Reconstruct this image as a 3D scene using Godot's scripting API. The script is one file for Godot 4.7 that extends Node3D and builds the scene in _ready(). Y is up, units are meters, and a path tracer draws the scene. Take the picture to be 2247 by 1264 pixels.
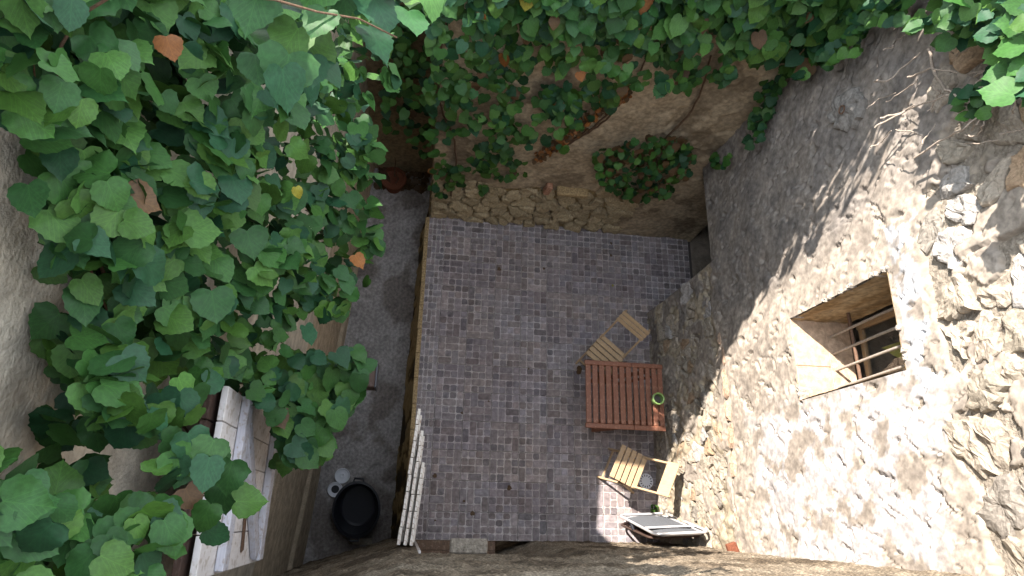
extends Node3D
# A small walled courtyard seen from an upper window, looking almost straight down.
# Axes: x to the right along the window's own facade, z towards that facade, y up; patio at y = 0.

const EYE := Vector3(0, 7.2, 0)
const FOCAL := 1390.0                      # in pixels of the 2247 x 1264 photograph
var cr: Vector3                            # camera right, down and forward in the world
var cd: Vector3
var cf: Vector3
var rng := RandomNumberGenerator.new()
var M := {}
var nz := FastNoiseLite.new()
var nf := FastNoiseLite.new()
var nc := FastNoiseLite.new()
var ns := FastNoiseLite.new()
var names := {}

# ------------------------------------------------------------------ camera maths
func set_camera_axes():
	var n := Vector3(-238.6, 499.4, FOCAL).normalized()
	var v1 := Vector3(77, -3832, FOCAL)
	var b := (v1 - n * v1.dot(n)).normalized()
	var ax := n.cross(b)
	var ay := -n
	var az := -b
	cr = Vector3(ax.x, ay.x, az.x); cd = Vector3(ax.y, ay.y, az.y); cf = Vector3(ax.z, ay.z, az.z)

func ray(px: float, py: float) -> Vector3:
	return (cr * (px - 1123.5) + cd * (py - 632.0) + cf * FOCAL).normalized()

func on_y(px: float, py: float, h := 0.0) -> Vector3:
	var r := ray(px, py); return EYE + r * ((h - EYE.y) / r.y)

func on_x(px: float, py: float, c: float) -> Vector3:
	var r := ray(px, py); return EYE + r * (c / r.x)

func on_z(px: float, py: float, c: float) -> Vector3:
	var r := ray(px, py); return EYE + r * (c / r.z)

# ------------------------------------------------------------------ small helpers
func numbered(called: String) -> String:
	if not names.has(called):
		names[called] = 0
		return called
	names[called] += 1
	return "%s_%03d" % [called, names[called]]

func tag(o: Node, label := "", category := "", group := "", kind := ""):
	if label: o.set_meta("label", label)
	if category: o.set_meta("category", category)
	if group: o.set_meta("group", group)
	if kind: o.set_meta("kind", kind)

func thing(called: String, label: String, category: String, at := Vector3.ZERO, turn := 0.0, group := "") -> Node3D:
	var o := Node3D.new()
	o.name = numbered(called)
	add_child(o)
	o.position = at
	o.rotation.y = turn
	tag(o, label, category, group)
	return o

func mesh_node(called: String, mesh: Mesh, m: Material, parent: Node, at := Vector3.ZERO) -> MeshInstance3D:
	var o := MeshInstance3D.new()
	o.name = called
	o.mesh = mesh
	if m: o.material_override = m
	parent.add_child(o, true)
	o.position = at
	return o

func mb() -> SurfaceTool:
	var st := SurfaceTool.new()
	st.begin(Mesh.PRIMITIVE_TRIANGLES)
	return st

func obj(called: String, st: SurfaceTool, m: Material, parent: Node, at := Vector3.ZERO) -> MeshInstance3D:
	return mesh_node(called, st.commit(), m, parent, at)

func tri(st: SurfaceTool, a: Vector3, b: Vector3, c: Vector3, out: Vector3):
	var n := (b - a).cross(c - a)
	if n.length_squared() < 1e-16: return
	n = n.normalized()
	if n.dot(out) > 0.0:
		st.set_normal(n); st.add_vertex(a); st.set_normal(n); st.add_vertex(c); st.set_normal(n); st.add_vertex(b)
	else:
		st.set_normal(-n); st.add_vertex(a); st.set_normal(-n); st.add_vertex(b); st.set_normal(-n); st.add_vertex(c)

func quad(st: SurfaceTool, a: Vector3, b: Vector3, c: Vector3, d: Vector3, out: Vector3):
	tri(st, a, b, c, out); tri(st, a, c, d, out)

# a box with chamfered edges, in its own basis
func bx(st: SurfaceTool, c: Vector3, s: Vector3, bs := Basis.IDENTITY, bev := 0.003):
	var h := s * 0.5
	var e: float = min(bev, min(h.x, min(h.y, h.z)) * 0.45)
	for ax in 3:
		var a1 := (ax + 1) % 3
		var a2 := (ax + 2) % 3
		for sg in [-1.0, 1.0]:
			var q := []
			for k in [[-1, -1], [1, -1], [1, 1], [-1, 1]]:
				var v := Vector3()
				v[ax] = sg * h[ax]; v[a1] = k[0] * (h[a1] - e); v[a2] = k[1] * (h[a2] - e)
				q.append(c + bs * v)
			var o := Vector3(); o[ax] = sg
			quad(st, q[0], q[1], q[2], q[3], bs * o)
	for ax in 3:
		var a1 := (ax + 1) % 3
		var a2 := (ax + 2) % 3
		for s1 in [-1.0, 1.0]:
			for s2 in [-1.0, 1.0]:
				var q := []
				for k in [[-1, 0], [1, 0], [1, 1], [-1, 1]]:
					var v := Vector3()
					v[ax] = k[0] * (h[ax] - e)
					v[a1] = s1 * (h[a1] if k[1] == 0 else h[a1] - e)
					v[a2] = s2 * (h[a2] - e if k[1] == 0 else h[a2])
					q.append(c + bs * v)
				var o := Vector3(); o[a1] = s1; o[a2] = s2
				quad(st, q[0], q[1], q[2], q[3], bs * o)
	for sx in [-1.0, 1.0]:
		for sy in [-1.0, 1.0]:
			for sz in [-1.0, 1.0]:
				var g := Vector3(sx, sy, sz)
				tri(st, c + bs * (g * Vector3(h.x, h.y - e, h.z - e)), c + bs * (g * Vector3(h.x - e, h.y, h.z - e)), c + bs * (g * Vector3(h.x - e, h.y - e, h.z)), bs * g)

func box(called: String, c: Vector3, s: Vector3, m: Material, parent: Node, bs := Basis.IDENTITY, bev := 0.003) -> MeshInstance3D:
	var st := mb()
	bx(st, Vector3.ZERO, s, bs, bev)
	return obj(called, st, m, parent, c)

# a bar of rectangular section between two points
func bar_basis(d: Vector3, side := Vector3.UP) -> Basis:
	var z := d.normalized()
	var x := side.cross(z)
	if x.length() < 0.01: x = Vector3.RIGHT.cross(z)
	x = x.normalized()
	return Basis(x, z.cross(x), z)

func bar(st: SurfaceTool, a: Vector3, b: Vector3, w: float, t: float, side := Vector3.UP, bev := 0.003):
	bx(st, (a + b) * 0.5, Vector3(w, t, a.distance_to(b)), bar_basis(b - a, side), bev)

func tube(st: SurfaceTool, pts: Array, r0: float, r1: float, sides := 8, closed := false):
	var n := pts.size()
	var rings := []
	var up := Vector3.UP
	for i in n:
		var d: Vector3
		if closed: d = pts[(i + 1) % n] - pts[(i + n - 1) % n]
		elif i == 0: d = pts[1] - pts[0]
		elif i == n - 1: d = pts[n - 1] - pts[n - 2]
		else: d = pts[i + 1] - pts[i - 1]
		d = d.normalized()
		if abs(d.dot(up)) > 0.95: up = Vector3.RIGHT if abs(d.x) < 0.8 else Vector3.BACK
		var x := up.cross(d).normalized()
		var y := d.cross(x)
		up = y
		var r: float = lerp(r0, r1, float(i) / max(1, n - 1))
		var ring := []
		for k in sides:
			var a := TAU * k / sides
			var o := x * cos(a) + y * sin(a)
			ring.append([pts[i] + o * r, o])
		rings.append(ring)
	var last := n if closed else n - 1
	for i in last:
		var j := (i + 1) % n
		for k in sides:
			var l := (k + 1) % sides
			for q in [[i, k], [j, k], [j, l], [i, k], [j, l], [i, l]]:
				var v = rings[q[0]][q[1]]
				st.set_normal(v[1]); st.add_vertex(v[0])
	if not closed:
		for e in [0, n - 1]:
			var o: Vector3 = (pts[0] - pts[1]) if e == 0 else (pts[n - 1] - pts[n - 2])
			for k in sides: tri(st, pts[e], rings[e][k][0], rings[e][(k + 1) % sides][0], o)

func lathe(st: SurfaceTool, prof: Array, seg := 24, at := Vector3.ZERO, squash := 1.0):
	for i in prof.size() - 1:
		var p: Vector2 = prof[i]
		var q: Vector2 = prof[i + 1]
		var t := (q - p)
		var nn := Vector2(t.y, -t.x).normalized()
		for k in seg:
			var a := TAU * k / seg
			var b := TAU * (k + 1) / seg
			var pa := at + Vector3(cos(a) * p.x, p.y, sin(a) * p.x * squash)
			var pb := at + Vector3(cos(b) * p.x, p.y, sin(b) * p.x * squash)
			var qa := at + Vector3(cos(a) * q.x, q.y, sin(a) * q.x * squash)
			var qb := at + Vector3(cos(b) * q.x, q.y, sin(b) * q.x * squash)
			var na := Vector3(cos(a) * nn.x, nn.y, sin(a) * nn.x)
			var nb := Vector3(cos(b) * nn.x, nn.y, sin(b) * nn.x)
			for v in [[pa, na], [qb, nb], [qa, na], [pa, na], [pb, nb], [qb, nb]]:
				st.set_normal(v[1]); st.add_vertex(v[0])

func no_hole(_a: float, _b: float) -> bool:
	return false

# a sheet of small cells pushed in and out; f(a, b) gives (r, g, b, push) in metres and linear colour
func relief(called: String, parent: Node, o: Vector3, u: Vector3, v: Vector3, n: Vector3, lu: float, lv: float, cell: float, f: Callable, hole: Callable, m: Material, su := [], sv := []) -> MeshInstance3D:
	var nu := int(round(lu / cell)) + 1
	var nv := int(round(lv / cell)) + 1
	var ua := PackedFloat32Array()
	var va := PackedFloat32Array()
	for i in nu: ua.append(lu * i / (nu - 1))
	for j in nv: va.append(lv * j / (nv - 1))
	for s in su: ua[int(round(s / lu * (nu - 1)))] = s
	for s in sv: va[int(round(s / lv * (nv - 1)))] = s
	var P := PackedVector3Array()
	var C := PackedColorArray()
	P.resize(nu * nv); C.resize(nu * nv)
	for j in nv:
		for i in nu:
			var q: Vector4 = f.call(ua[i], va[j])
			P[j * nu + i] = o + u * ua[i] + v * va[j] + n * q.w
			C[j * nu + i] = Color(q.x, q.y, q.z)
	var N := PackedVector3Array()
	N.resize(nu * nv)
	for j in nv:
		for i in nu:
			var a := P[j * nu + min(i + 1, nu - 1)] - P[j * nu + max(i - 1, 0)]
			var b := P[min(j + 1, nv - 1) * nu + i] - P[max(j - 1, 0) * nu + i]
			var c := a.cross(b).normalized()
			N[j * nu + i] = c if c.dot(n) > 0 else -c
	var I := PackedInt32Array()
	var flip: bool = u.cross(v).dot(n) > 0
	for j in nv - 1:
		for i in nu - 1:
			if hole.call((ua[i] + ua[i + 1]) * 0.5, (va[j] + va[j + 1]) * 0.5): continue
			var k := j * nu + i
			if flip: I.append_array([k, k + nu, k + 1, k + 1, k + nu, k + nu + 1])
			else: I.append_array([k, k + 1, k + nu, k + 1, k + nu + 1, k + nu])
	var A := []
	A.resize(Mesh.ARRAY_MAX)
	A[Mesh.ARRAY_VERTEX] = P; A[Mesh.ARRAY_NORMAL] = N; A[Mesh.ARRAY_COLOR] = C; A[Mesh.ARRAY_INDEX] = I
	var am := ArrayMesh.new()
	am.add_surface_from_arrays(Mesh.PRIMITIVE_TRIANGLES, A)
	return mesh_node(called, am, m, parent)

# ------------------------------------------------------------------ rubble: cells round scattered seeds, each a stone of its own
func cells(seeds: Array, lo: Vector2, hi: Vector2) -> Array:
	var out := []
	for i in seeds.size():
		var poly := PackedVector2Array([lo, Vector2(hi.x, lo.y), hi, Vector2(lo.x, hi.y)])
		var s: Vector2 = seeds[i]
		for j in seeds.size():
			if j == i: continue
			var t: Vector2 = seeds[j]
			if s.distance_to(t) > 0.9: continue
			var mid := (s + t) * 0.5
			var d := t - s
			var res := PackedVector2Array()
			for k in poly.size():
				var a := poly[k]
				var b := poly[(k + 1) % poly.size()]
				var da := (a - mid).dot(d)
				var db := (b - mid).dot(d)
				if da <= 0: res.append(a)
				if (da < 0 and db > 0) or (da > 0 and db < 0): res.append(a.lerp(b, da / (da - db)))
			poly = res
			if poly.size() < 3: break
		out.append(poly)
	return out

func scatter(lo: Vector2, hi: Vector2, step: Vector2, jit := 0.36) -> Array:
	var s := []
	var r := 0
	var y := lo.y + step.y * 0.5
	while y < hi.y:
		var x := lo.x + step.x * (0.25 if r % 2 == 0 else 0.75)
		while x < hi.x:
			s.append(Vector2(x + rng.randf_range(-jit, jit) * step.x, y + rng.randf_range(-jit, jit) * step.y))
			x += step.x * rng.randf_range(0.8, 1.25)
		y += step.y * rng.randf_range(0.85, 1.15)
		r += 1
	return s

# one stone: outline in the wall's plane (u, v), proud of it along n
func stone(called: String, poly: PackedVector2Array, gap: float, proud: float, o: Vector3, u: Vector3, v: Vector3, n: Vector3, col: Color, m: Material, parent: Node):
	var c := Vector2()
	for p in poly: c += p
	c /= poly.size()
	var P := PackedVector2Array()
	for k in poly.size():                       # corners cut, sides split, then roughened below
		var a := poly[k]
		var b := poly[(k + 1) % poly.size()]
		var l := a.distance_to(b)
		var n_ := int(clamp(l / 0.03, 1, 7))
		for i in n_: P.append(a.lerp(b, 0.14 + 0.72 * (i / max(1.0, n_ - 1.0) if n_ > 1 else 0.5)))
	var rad := 0.0
	for p in P: rad += p.distance_to(c)
	rad /= P.size()
	if rad < 0.012: return
	var sh: float = clamp(1.0 - gap / rad, 0.5, 1.0)
	var fr := [[1.0, -0.06], [0.99, 0.45 * proud], [0.93, 0.85 * proud], [0.80, proud], [0.62, proud], [0.42, proud], [0.2, proud]]
	var st := mb()
	st.set_smooth_group(-1)
	var rings := []
	var org := o + u * c.x + v * c.y
	var tilt := Vector2(rng.randf_range(-1, 1), rng.randf_range(-1, 1)) * 0.16
	for f in fr:
		var ring := []
		for p in P:
			var d: Vector2 = (p - c) * sh * f[0]
			d *= 1.0 + 0.42 * nf.get_noise_2d(p.x * 13.0 + 31.0, p.y * 13.0)
			var w: float = f[1]
			if w > -0.05: w += 0.030 * nf.get_noise_2d((c.x + d.x) * 6.0, (c.y + d.y) * 6.0) + tilt.dot(d)
			ring.append(u * d.x + v * d.y + n * w)
		rings.append(ring)
	var top := n * (proud + 0.030 * nf.get_noise_2d(c.x * 6.0, c.y * 6.0))
	var flip: bool = u.cross(v).dot(n) > 0
	var area := 0.0
	for k in P.size(): area += P[k].cross(P[(k + 1) % P.size()])
	if area < 0: flip = not flip
	st.set_color(col)
	for i in rings.size() - 1:
		for k in P.size():
			var l := (k + 1) % P.size()
			var a: Vector3 = rings[i][k]
			var b: Vector3 = rings[i][l]
			var d: Vector3 = rings[i + 1][l]
			var e: Vector3 = rings[i + 1][k]
			var vs := [a, d, b, a, e, d] if flip else [a, b, d, a, d, e]
			for w in vs: st.set_color(col); st.add_vertex(w)
	var lr = rings[rings.size() - 1]
	for k in P.size():
		var l := (k + 1) % P.size()
		var vs := [lr[k], top, lr[l]] if flip else [lr[k], lr[l], top]
		for w in vs: st.set_color(col); st.add_vertex(w)
	st.index()
	st.generate_normals()
	mesh_node(called, st.commit(), m, parent, org)

# ------------------------------------------------------------------ materials
func img_tex(img: Image) -> ImageTexture:
	img.generate_mipmaps()
	return ImageTexture.create_from_image(img)

func lin(r: float, g: float, b: float) -> Color:
	return Color(r, g, b).linear_to_srgb()

func noise_img(seed_: int, freq: float, lo: float, hi: float, size := 512, oct := 5) -> Image:
	var n := FastNoiseLite.new()
	n.seed = seed_; n.frequency = freq; n.fractal_octaves = oct; n.fractal_gain = 0.6
	var g: Image = n.get_seamless_image(size, size)
	g.convert(Image.FORMAT_RGB8)
	var im := Image.create_empty(size, size, false, Image.FORMAT_RGB8)
	for y in size:
		for x in size:
			var v: float = lerp(lo, hi, g.get_pixel(x, y).r)
			im.set_pixel(x, y, Color(v, v, v))
	return im

func bump(seed_: int, freq: float, strength: float, size := 512) -> ImageTexture:
	var n := FastNoiseLite.new()
	n.seed = seed_; n.frequency = freq; n.fractal_octaves = 5; n.fractal_gain = 0.62
	var g: Image = n.get_seamless_image(size, size)
	g.bump_map_to_normal_map(strength)
	return img_tex(g)

func rough_mat(grain: Texture2D, nrm: Texture2D, scale: float, rough := 0.92, vc := true, col := Color.WHITE, nscale := 1.0) -> StandardMaterial3D:
	var m := StandardMaterial3D.new()
	m.albedo_color = col
	m.vertex_color_use_as_albedo = vc
	m.albedo_texture = grain
	m.roughness = rough
	m.metallic_specular = 0.3
	m.normal_enabled = true
	m.normal_texture = nrm
	m.normal_scale = nscale
	m.uv1_triplanar = true
	m.uv1_world_triplanar = true
	m.uv1_scale = Vector3.ONE * scale
	return m

func plain(c: Color, rough := 0.8, metal := 0.0) -> StandardMaterial3D:
	var m := StandardMaterial3D.new()
	m.albedo_color = c; m.roughness = rough; m.metallic = metal
	return m

func wood_img(seed_: int, a: Color, b: Color, c: Color) -> Image:
	var n := FastNoiseLite.new()
	n.seed = seed_; n.frequency = 0.02; n.fractal_octaves = 4
	var im := Image.create_empty(256, 256, false, Image.FORMAT_RGB8)
	for y in 256:
		for x in 256:
			var g := n.get_noise_2d(x * 7.0, y * 0.5) * 0.6 + n.get_noise_2d(x * 1.2 + 500, y * 1.2) * 0.5
			var w := n.get_noise_2d(x * 2.0 + 900, y * 2.0 + 100)
			var k: float = clamp(g * 0.9 + 0.5, 0, 1)
			var col := a.lerp(b, k)
			if w > 0.18: col = col.lerp(c, clamp((w - 0.18) * 3.0, 0, 0.7))
			im.set_pixel(x, y, col)
	return im

func wood(im: Image, scale: float, rough := 0.7, along := Vector3.ONE) -> StandardMaterial3D:
	var m := StandardMaterial3D.new()
	m.albedo_texture = img_tex(im)
	m.roughness = rough
	m.uv1_triplanar = true
	m.uv1_scale = along * scale
	return m

func leaf_img() -> Image:
	var im := Image.create_empty(128, 128, false, Image.FORMAT_RGB8)
	for y in 128:
		for x in 128:
			var u := (x - 63.5) / 64.0
			var v := y / 127.0
			var k := 0.76 + 0.12 * nf.get_noise_2d(x * 0.045, y * 0.045) + 0.1 * nf.get_noise_2d(x * 0.4, y * 0.4)
			var vein: float = smoothstep(0.03, 0.0, abs(u))
			for s in 5:
				var v0 := 0.10 + s * 0.15
				var d: float = abs((v - v0) - abs(u) * (0.75 - s * 0.04) + (0.12 * u * u))
				vein = max(vein, smoothstep(0.022, 0.0, d) * 0.7)
			var c := Color(k, k, k).lerp(Color(1.0, 1.0, 0.9), vein * 0.55)
			im.set_pixel(x, y, c)
	return im

func leaf_mat(c: Color) -> StandardMaterial3D:
	var m := StandardMaterial3D.new()
	m.albedo_color = c
	m.albedo_texture = M.leaf_tex
	m.roughness = 0.55
	m.metallic_specular = 0.32
	m.backlight_enabled = true
	m.backlight = Color(c.r * 0.55, c.g * 0.6, c.b * 0.3)
	m.cull_mode = BaseMaterial3D.CULL_DISABLED
	return m

func make_materials():
	M.grain = img_tex(noise_img(3, 0.03, 0.62, 1.0))
	M.grain2 = img_tex(noise_img(9, 0.012, 0.7, 1.0))
	M.bump_rough = bump(5, 0.03, 7.0)
	M.bump_fine = bump(6, 0.07, 3.5)
	M.bump_plaster = bump(7, 0.012, 5.0)
	M.plaster = rough_mat(M.grain, M.bump_plaster, 0.9, 0.95, true, Color.WHITE, 0.2)
	M.render = rough_mat(img_tex(noise_img(21, 0.05, 0.3, 1.0)), M.bump_rough, 1.7, 0.95, true, Color.WHITE, 0.9)
	M.stone = rough_mat(M.grain, M.bump_rough, 2.3, 0.95, true, Color.WHITE, 0.55)
	M.smooth_plaster = rough_mat(M.grain2, M.bump_fine, 1.1)
	M.concrete = rough_mat(M.grain, M.bump_fine, 1.3)
	M.tile = rough_mat(M.grain2, M.bump_fine, 2.1, 0.75)
	M.core = rough_mat(M.grain, M.bump_rough, 1.5, 0.95, false, lin(0.36, 0.31, 0.25))
	M.ochre = rough_mat(M.grain, M.bump_rough, 2.4, 0.95, false, lin(0.50, 0.36, 0.19))
	M.sill = rough_mat(M.grain2, M.bump_fine, 2.0, 0.85, false, lin(0.66, 0.48, 0.34))
	M.room = rough_mat(M.grain2, M.bump_fine, 1.0, 0.9, false, lin(0.30, 0.25, 0.20))
	M.earth = rough_mat(M.grain, M.bump_rough, 0.7, 1.0, false, lin(0.16, 0.12, 0.08))
	M.tiles = []
	for c in [Color(1, 1, 1), Color(1, 0.985, 0.965), Color(0.96, 0.95, 0.955), Color(0.975, 0.96, 0.945), Color(0.93, 0.915, 0.915)]: M.tiles.append(rough_mat(M.grain2, M.bump_fine, 2.1, 0.78, true, c))
	M.bed = plain(lin(0.07, 0.06, 0.055), 0.95)
	M.red_wood = wood(wood_img(11, lin(0.15, 0.055, 0.030), lin(0.21, 0.080, 0.043), lin(0.30, 0.16, 0.10)), 2.6, 0.55, Vector3(1, 1, 1))
	M.pale_wood = wood(wood_img(12, lin(0.30, 0.20, 0.11), lin(0.42, 0.30, 0.175), lin(0.26, 0.19, 0.13)), 3.0, 0.65)
	M.grey_wood = wood(wood_img(14, lin(0.30, 0.20, 0.11), lin(0.42, 0.29, 0.16), lin(0.24, 0.18, 0.13)), 3.0, 0.7)
	M.dark_wood = wood(wood_img(13, lin(0.035, 0.018, 0.012), lin(0.06, 0.03, 0.02), lin(0.09, 0.06, 0.05)), 2.0, 0.8)
	M.white_paint = wood(wood_img(15, lin(0.62, 0.58, 0.56), lin(0.72, 0.69, 0.68), lin(0.42, 0.36, 0.31)), 1.5, 0.6)
	M.worn_paint = wood(wood_img(16, lin(0.58, 0.52, 0.46), lin(0.72, 0.67, 0.61), lin(0.24, 0.16, 0.11)), 2.2, 0.75)
	M.batten_paint = wood(wood_img(17, lin(0.40, 0.40, 0.45), lin(0.52, 0.51, 0.55), lin(0.30, 0.25, 0.22)), 2.0, 0.7)
	M.rust = rough_mat(M.grain, M.bump_fine, 4.0, 0.8, false, lin(0.20, 0.12, 0.08))
	M.bar_paint = rough_mat(M.grain, M.bump_fine, 4.0, 0.7, false, lin(0.46, 0.40, 0.34))
	M.alu = plain(lin(0.72, 0.72, 0.74), 0.32, 0.55)
	M.mesh_fabric = rough_mat(M.grain2, M.bump_fine, 9.0, 0.85, false, lin(0.17, 0.18, 0.20))
	M.brown_fabric = rough_mat(M.grain2, M.bump_fine, 6.0, 0.9, false, lin(0.10, 0.05, 0.04))
	M.black_plastic = plain(lin(0.012, 0.013, 0.018), 0.42)
	M.grey_plastic = plain(lin(0.62, 0.63, 0.67), 0.5)
	M.brown_wood = wood(wood_img(19, lin(0.09, 0.055, 0.035), lin(0.15, 0.09, 0.055), lin(0.20, 0.14, 0.10)), 2.0, 0.8)
	M.green_glaze = plain(lin(0.22, 0.36, 0.11), 0.3)
	M.terracotta = rough_mat(M.grain, M.bump_fine, 5.0, 0.9, false, lin(0.25, 0.09, 0.05))
	M.brick = rough_mat(M.grain, M.bump_rough, 3.0, 0.95, false, lin(0.52, 0.28, 0.18))
	M.bark = rough_mat(M.grain, M.bump_rough, 5.0, 0.95, false, lin(0.15, 0.09, 0.055))
	M.dry_bark = rough_mat(M.grain, M.bump_fine, 6.0, 0.95, false, lin(0.52, 0.43, 0.35))
	var g := plain(Color(0.3, 0.33, 0.33, 0.12), 0.04)
	g.transparency = BaseMaterial3D.TRANSPARENCY_ALPHA
	M.glass = g
	M.green_cloth = plain(lin(0.30, 0.34, 0.06), 0.9)
	M.leaf_tex = img_tex(leaf_img())
	M.leaf_cols = [Color(0.034, 0.108, 0.028), Color(0.050, 0.145, 0.030), Color(0.085, 0.205, 0.042), Color(0.025, 0.090, 0.038), Color(0.066, 0.155, 0.026), Color(0.40, 0.36, 0.05), Color(0.36, 0.14, 0.04), Color(0.13, 0.075, 0.035)]
	M.leaf = []
	for c in M.leaf_cols: M.leaf.append(leaf_mat(c.linear_to_srgb()))
	var lm := leaf_mat(Color.WHITE)
	lm.vertex_color_use_as_albedo = true
	lm.backlight = Color(0.10, 0.2, 0.03)
	M.leaf_mass = lm

# ------------------------------------------------------------------ leaves
# each variant: arrays of points (base at the origin, tip at +y, upper side +z), uv and triangles
var leaf_shape := []
var leaf_mesh := []

func smooth_outline(o: Array) -> Array:
	var r := []
	for i in o.size() - 1:
		var a := Vector2(o[max(i - 1, 0)][0], o[max(i - 1, 0)][1])
		var b := Vector2(o[i][0], o[i][1])
		var c := Vector2(o[i + 1][0], o[i + 1][1])
		var d := Vector2(o[min(i + 2, o.size() - 1)][0], o[min(i + 2, o.size() - 1)][1])
		for s in 2:
			var p := b.cubic_interpolate(c, a, d, s * 0.5)
			r.append([p.x, p.y])
	r.append(o[-1])
	return r

func make_leaf_shapes():
	var outlines := [
		[[0.0, 0.0], [0.12, -0.09], [0.32, -0.10], [0.49, 0.05], [0.54, 0.28], [0.49, 0.50], [0.36, 0.70], [0.15, 0.85], [0.0, 0.98]],
		[[0.0, 0.02], [0.16, -0.07], [0.36, -0.03], [0.50, 0.15], [0.51, 0.36], [0.43, 0.56], [0.29, 0.73], [0.12, 0.85], [0.0, 0.94]],
		[[0.0, 0.0], [0.15, -0.12], [0.38, -0.12], [0.56, 0.06], [0.57, 0.28], [0.49, 0.48], [0.32, 0.66], [0.11, 0.82], [0.0, 0.99]],
		[[0.0, 0.0], [0.17, -0.09], [0.40, -0.04], [0.55, 0.18], [0.47, 0.34], [0.44, 0.50], [0.30, 0.66], [0.12, 0.79], [0.0, 0.98]],
	]
	var fold := [0.22, 0.10, 0.32, 0.18]
	var curl := [0.16, 0.30, 0.10, 0.22]
	for k in 4:
		var P := []
		var UV := []
		var T := []
		var o = smooth_outline(outlines[k])
		var n: int = o.size()
		for i in n:                                     # midrib, then the two margins
			var y: float = o[i][1] if i > 0 else 0.0
			P.append(Vector3(0, clamp(y, 0.0, 1.1), 0)); 
		for s in [-1.0, 1.0]:
			for i in n:
				var tooth := 0.022 * (1.0 if i % 2 == 0 else -1.0)
				P.append(Vector3(s * (o[i][0] + (tooth if i > 1 and i < n - 1 else 0.0)), o[i][1], 0))
		for i in P.size():
			var p: Vector3 = P[i]
			UV.append(Vector2(p.x + 0.5, clamp(p.y * 0.85 + 0.12, 0, 1)))
			var z: float = abs(p.x) * fold[k] - curl[k] * p.y * p.y - 0.25 * p.x * p.x + 0.09 * sin(p.y * 8.0 + k * 2.0) * p.x * abs(p.x) * 2.0
			P[i] = Vector3(p.x, p.y - 0.06, z)
		for side in 2:
			var b := n * (1 + side)
			for i in n - 1:
				var q := [[i, b + i, b + i + 1], [i, b + i + 1, i + 1]]
				for t in q: T.append(t if side == 0 else [t[0], t[2], t[1]])
		leaf_shape.append([P, UV, T])
		var st := mb()
		st.set_smooth_group(0)
		for t in T:
			for i in t:
				st.set_uv(UV[i]); st.add_vertex(P[i])
		st.index()
		st.generate_normals()
		leaf_mesh.append(st.commit())

func leaf_basis(n: Vector3, tip: Vector3) -> Basis:
	var z := n.normalized()
	var y := (tip - z * tip.dot(z))
	if y.length() < 0.05: y = Vector3.DOWN.cross(z)
	y = y.normalized()
	return Basis(y.cross(z), y, z)

# list entries: [position, basis, size, colour index, tint]
func foliage(parent: Node, leaves: Array, singles: int, called := "foliage"):
	leaves.sort_custom(func(a, b): return a[5] > b[5])
	var Pv := PackedVector3Array()
	var Nv := PackedVector3Array()
	var Uv := PackedVector2Array()
	var Cv := PackedColorArray()
	var Iv := PackedInt32Array()
	for i in leaves.size():
		var L = leaves[i]
		var k: int = L[6]
		if i < singles:
			var o := mesh_node("leaf", leaf_mesh[k], M.leaf[L[3]], parent)
			o.transform = Transform3D((L[1] as Basis).scaled(Vector3.ONE * L[2]), L[0])
		else:
			var sh = leaf_shape[k]
			var base := Pv.size()
			var bs: Basis = L[1]
			var c: Color = M.leaf_cols[L[3]] * L[4]
			var nn: PackedVector3Array = leaf_norm[k]
			for j in sh[0].size():
				Pv.append(L[0] + bs * (sh[0][j] * L[2]))
				Nv.append((bs * nn[j]).normalized())
				Uv.append(sh[1][j]); Cv.append(c)
			for t in sh[2]:
				Iv.append(base + t[0]); Iv.append(base + t[1]); Iv.append(base + t[2])
	if Pv.size() > 0:
		var A := []
		A.resize(Mesh.ARRAY_MAX)
		A[Mesh.ARRAY_VERTEX] = Pv; A[Mesh.ARRAY_NORMAL] = Nv; A[Mesh.ARRAY_TEX_UV] = Uv; A[Mesh.ARRAY_COLOR] = Cv; A[Mesh.ARRAY_INDEX] = Iv
		var am := ArrayMesh.new()
		am.add_surface_from_arrays(Mesh.PRIMITIVE_TRIANGLES, A)
		var o := mesh_node(called, am, M.leaf_mass, parent)
		o.set_meta("kind", "stuff")

var leaf_norm := []
func make_leaf_normals():
	for k in 4:
		var P = leaf_shape[k][0]
		var N := PackedVector3Array()
		N.resize(P.size())
		for t in leaf_shape[k][2]:
			var c: Vector3 = (P[t[1]] - P[t[0]]).cross(P[t[2]] - P[t[0]])
			if c.z < 0: c = -c
			for i in t: N[i] += c
		for i in N.size(): N[i] = N[i].normalized() if N[i].length() > 1e-9 else Vector3.BACK
		leaf_norm.append(N)

func leaf(at: Vector3, n: Vector3, tip: Vector3, size: float, ci: int, front := 1.0) -> Array:
	var b := leaf_basis(n, tip)
	b = Basis(b.x * rng.randf_range(0.78, 1.08), b.y, b.z * rng.randf_range(0.4, 1.9))
	var big: float = front * size / max(0.3, EYE.distance_to(at))
	return [at, b, size, ci, rng.randf_range(0.75, 1.2), big, rng.randi() % 4]

func green() -> int:
	var r := rng.randf()
	if r < 0.28: return 0
	if r < 0.52: return 1
	if r < 0.66: return 2
	if r < 0.86: return 3
	return 4

func inside(poly: PackedVector2Array, p: Vector2) -> bool:
	return Geometry2D.is_point_in_polygon(p, poly)

func rvec() -> Vector3:
	return Vector3(rng.randf_range(-1, 1), rng.randf_range(-1, 1), rng.randf_range(-1, 1))
# ------------------------------------------------------------------ the paved yard
const PITCH := 0.322
const GX := 1.226
const GZ := -0.049

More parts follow.
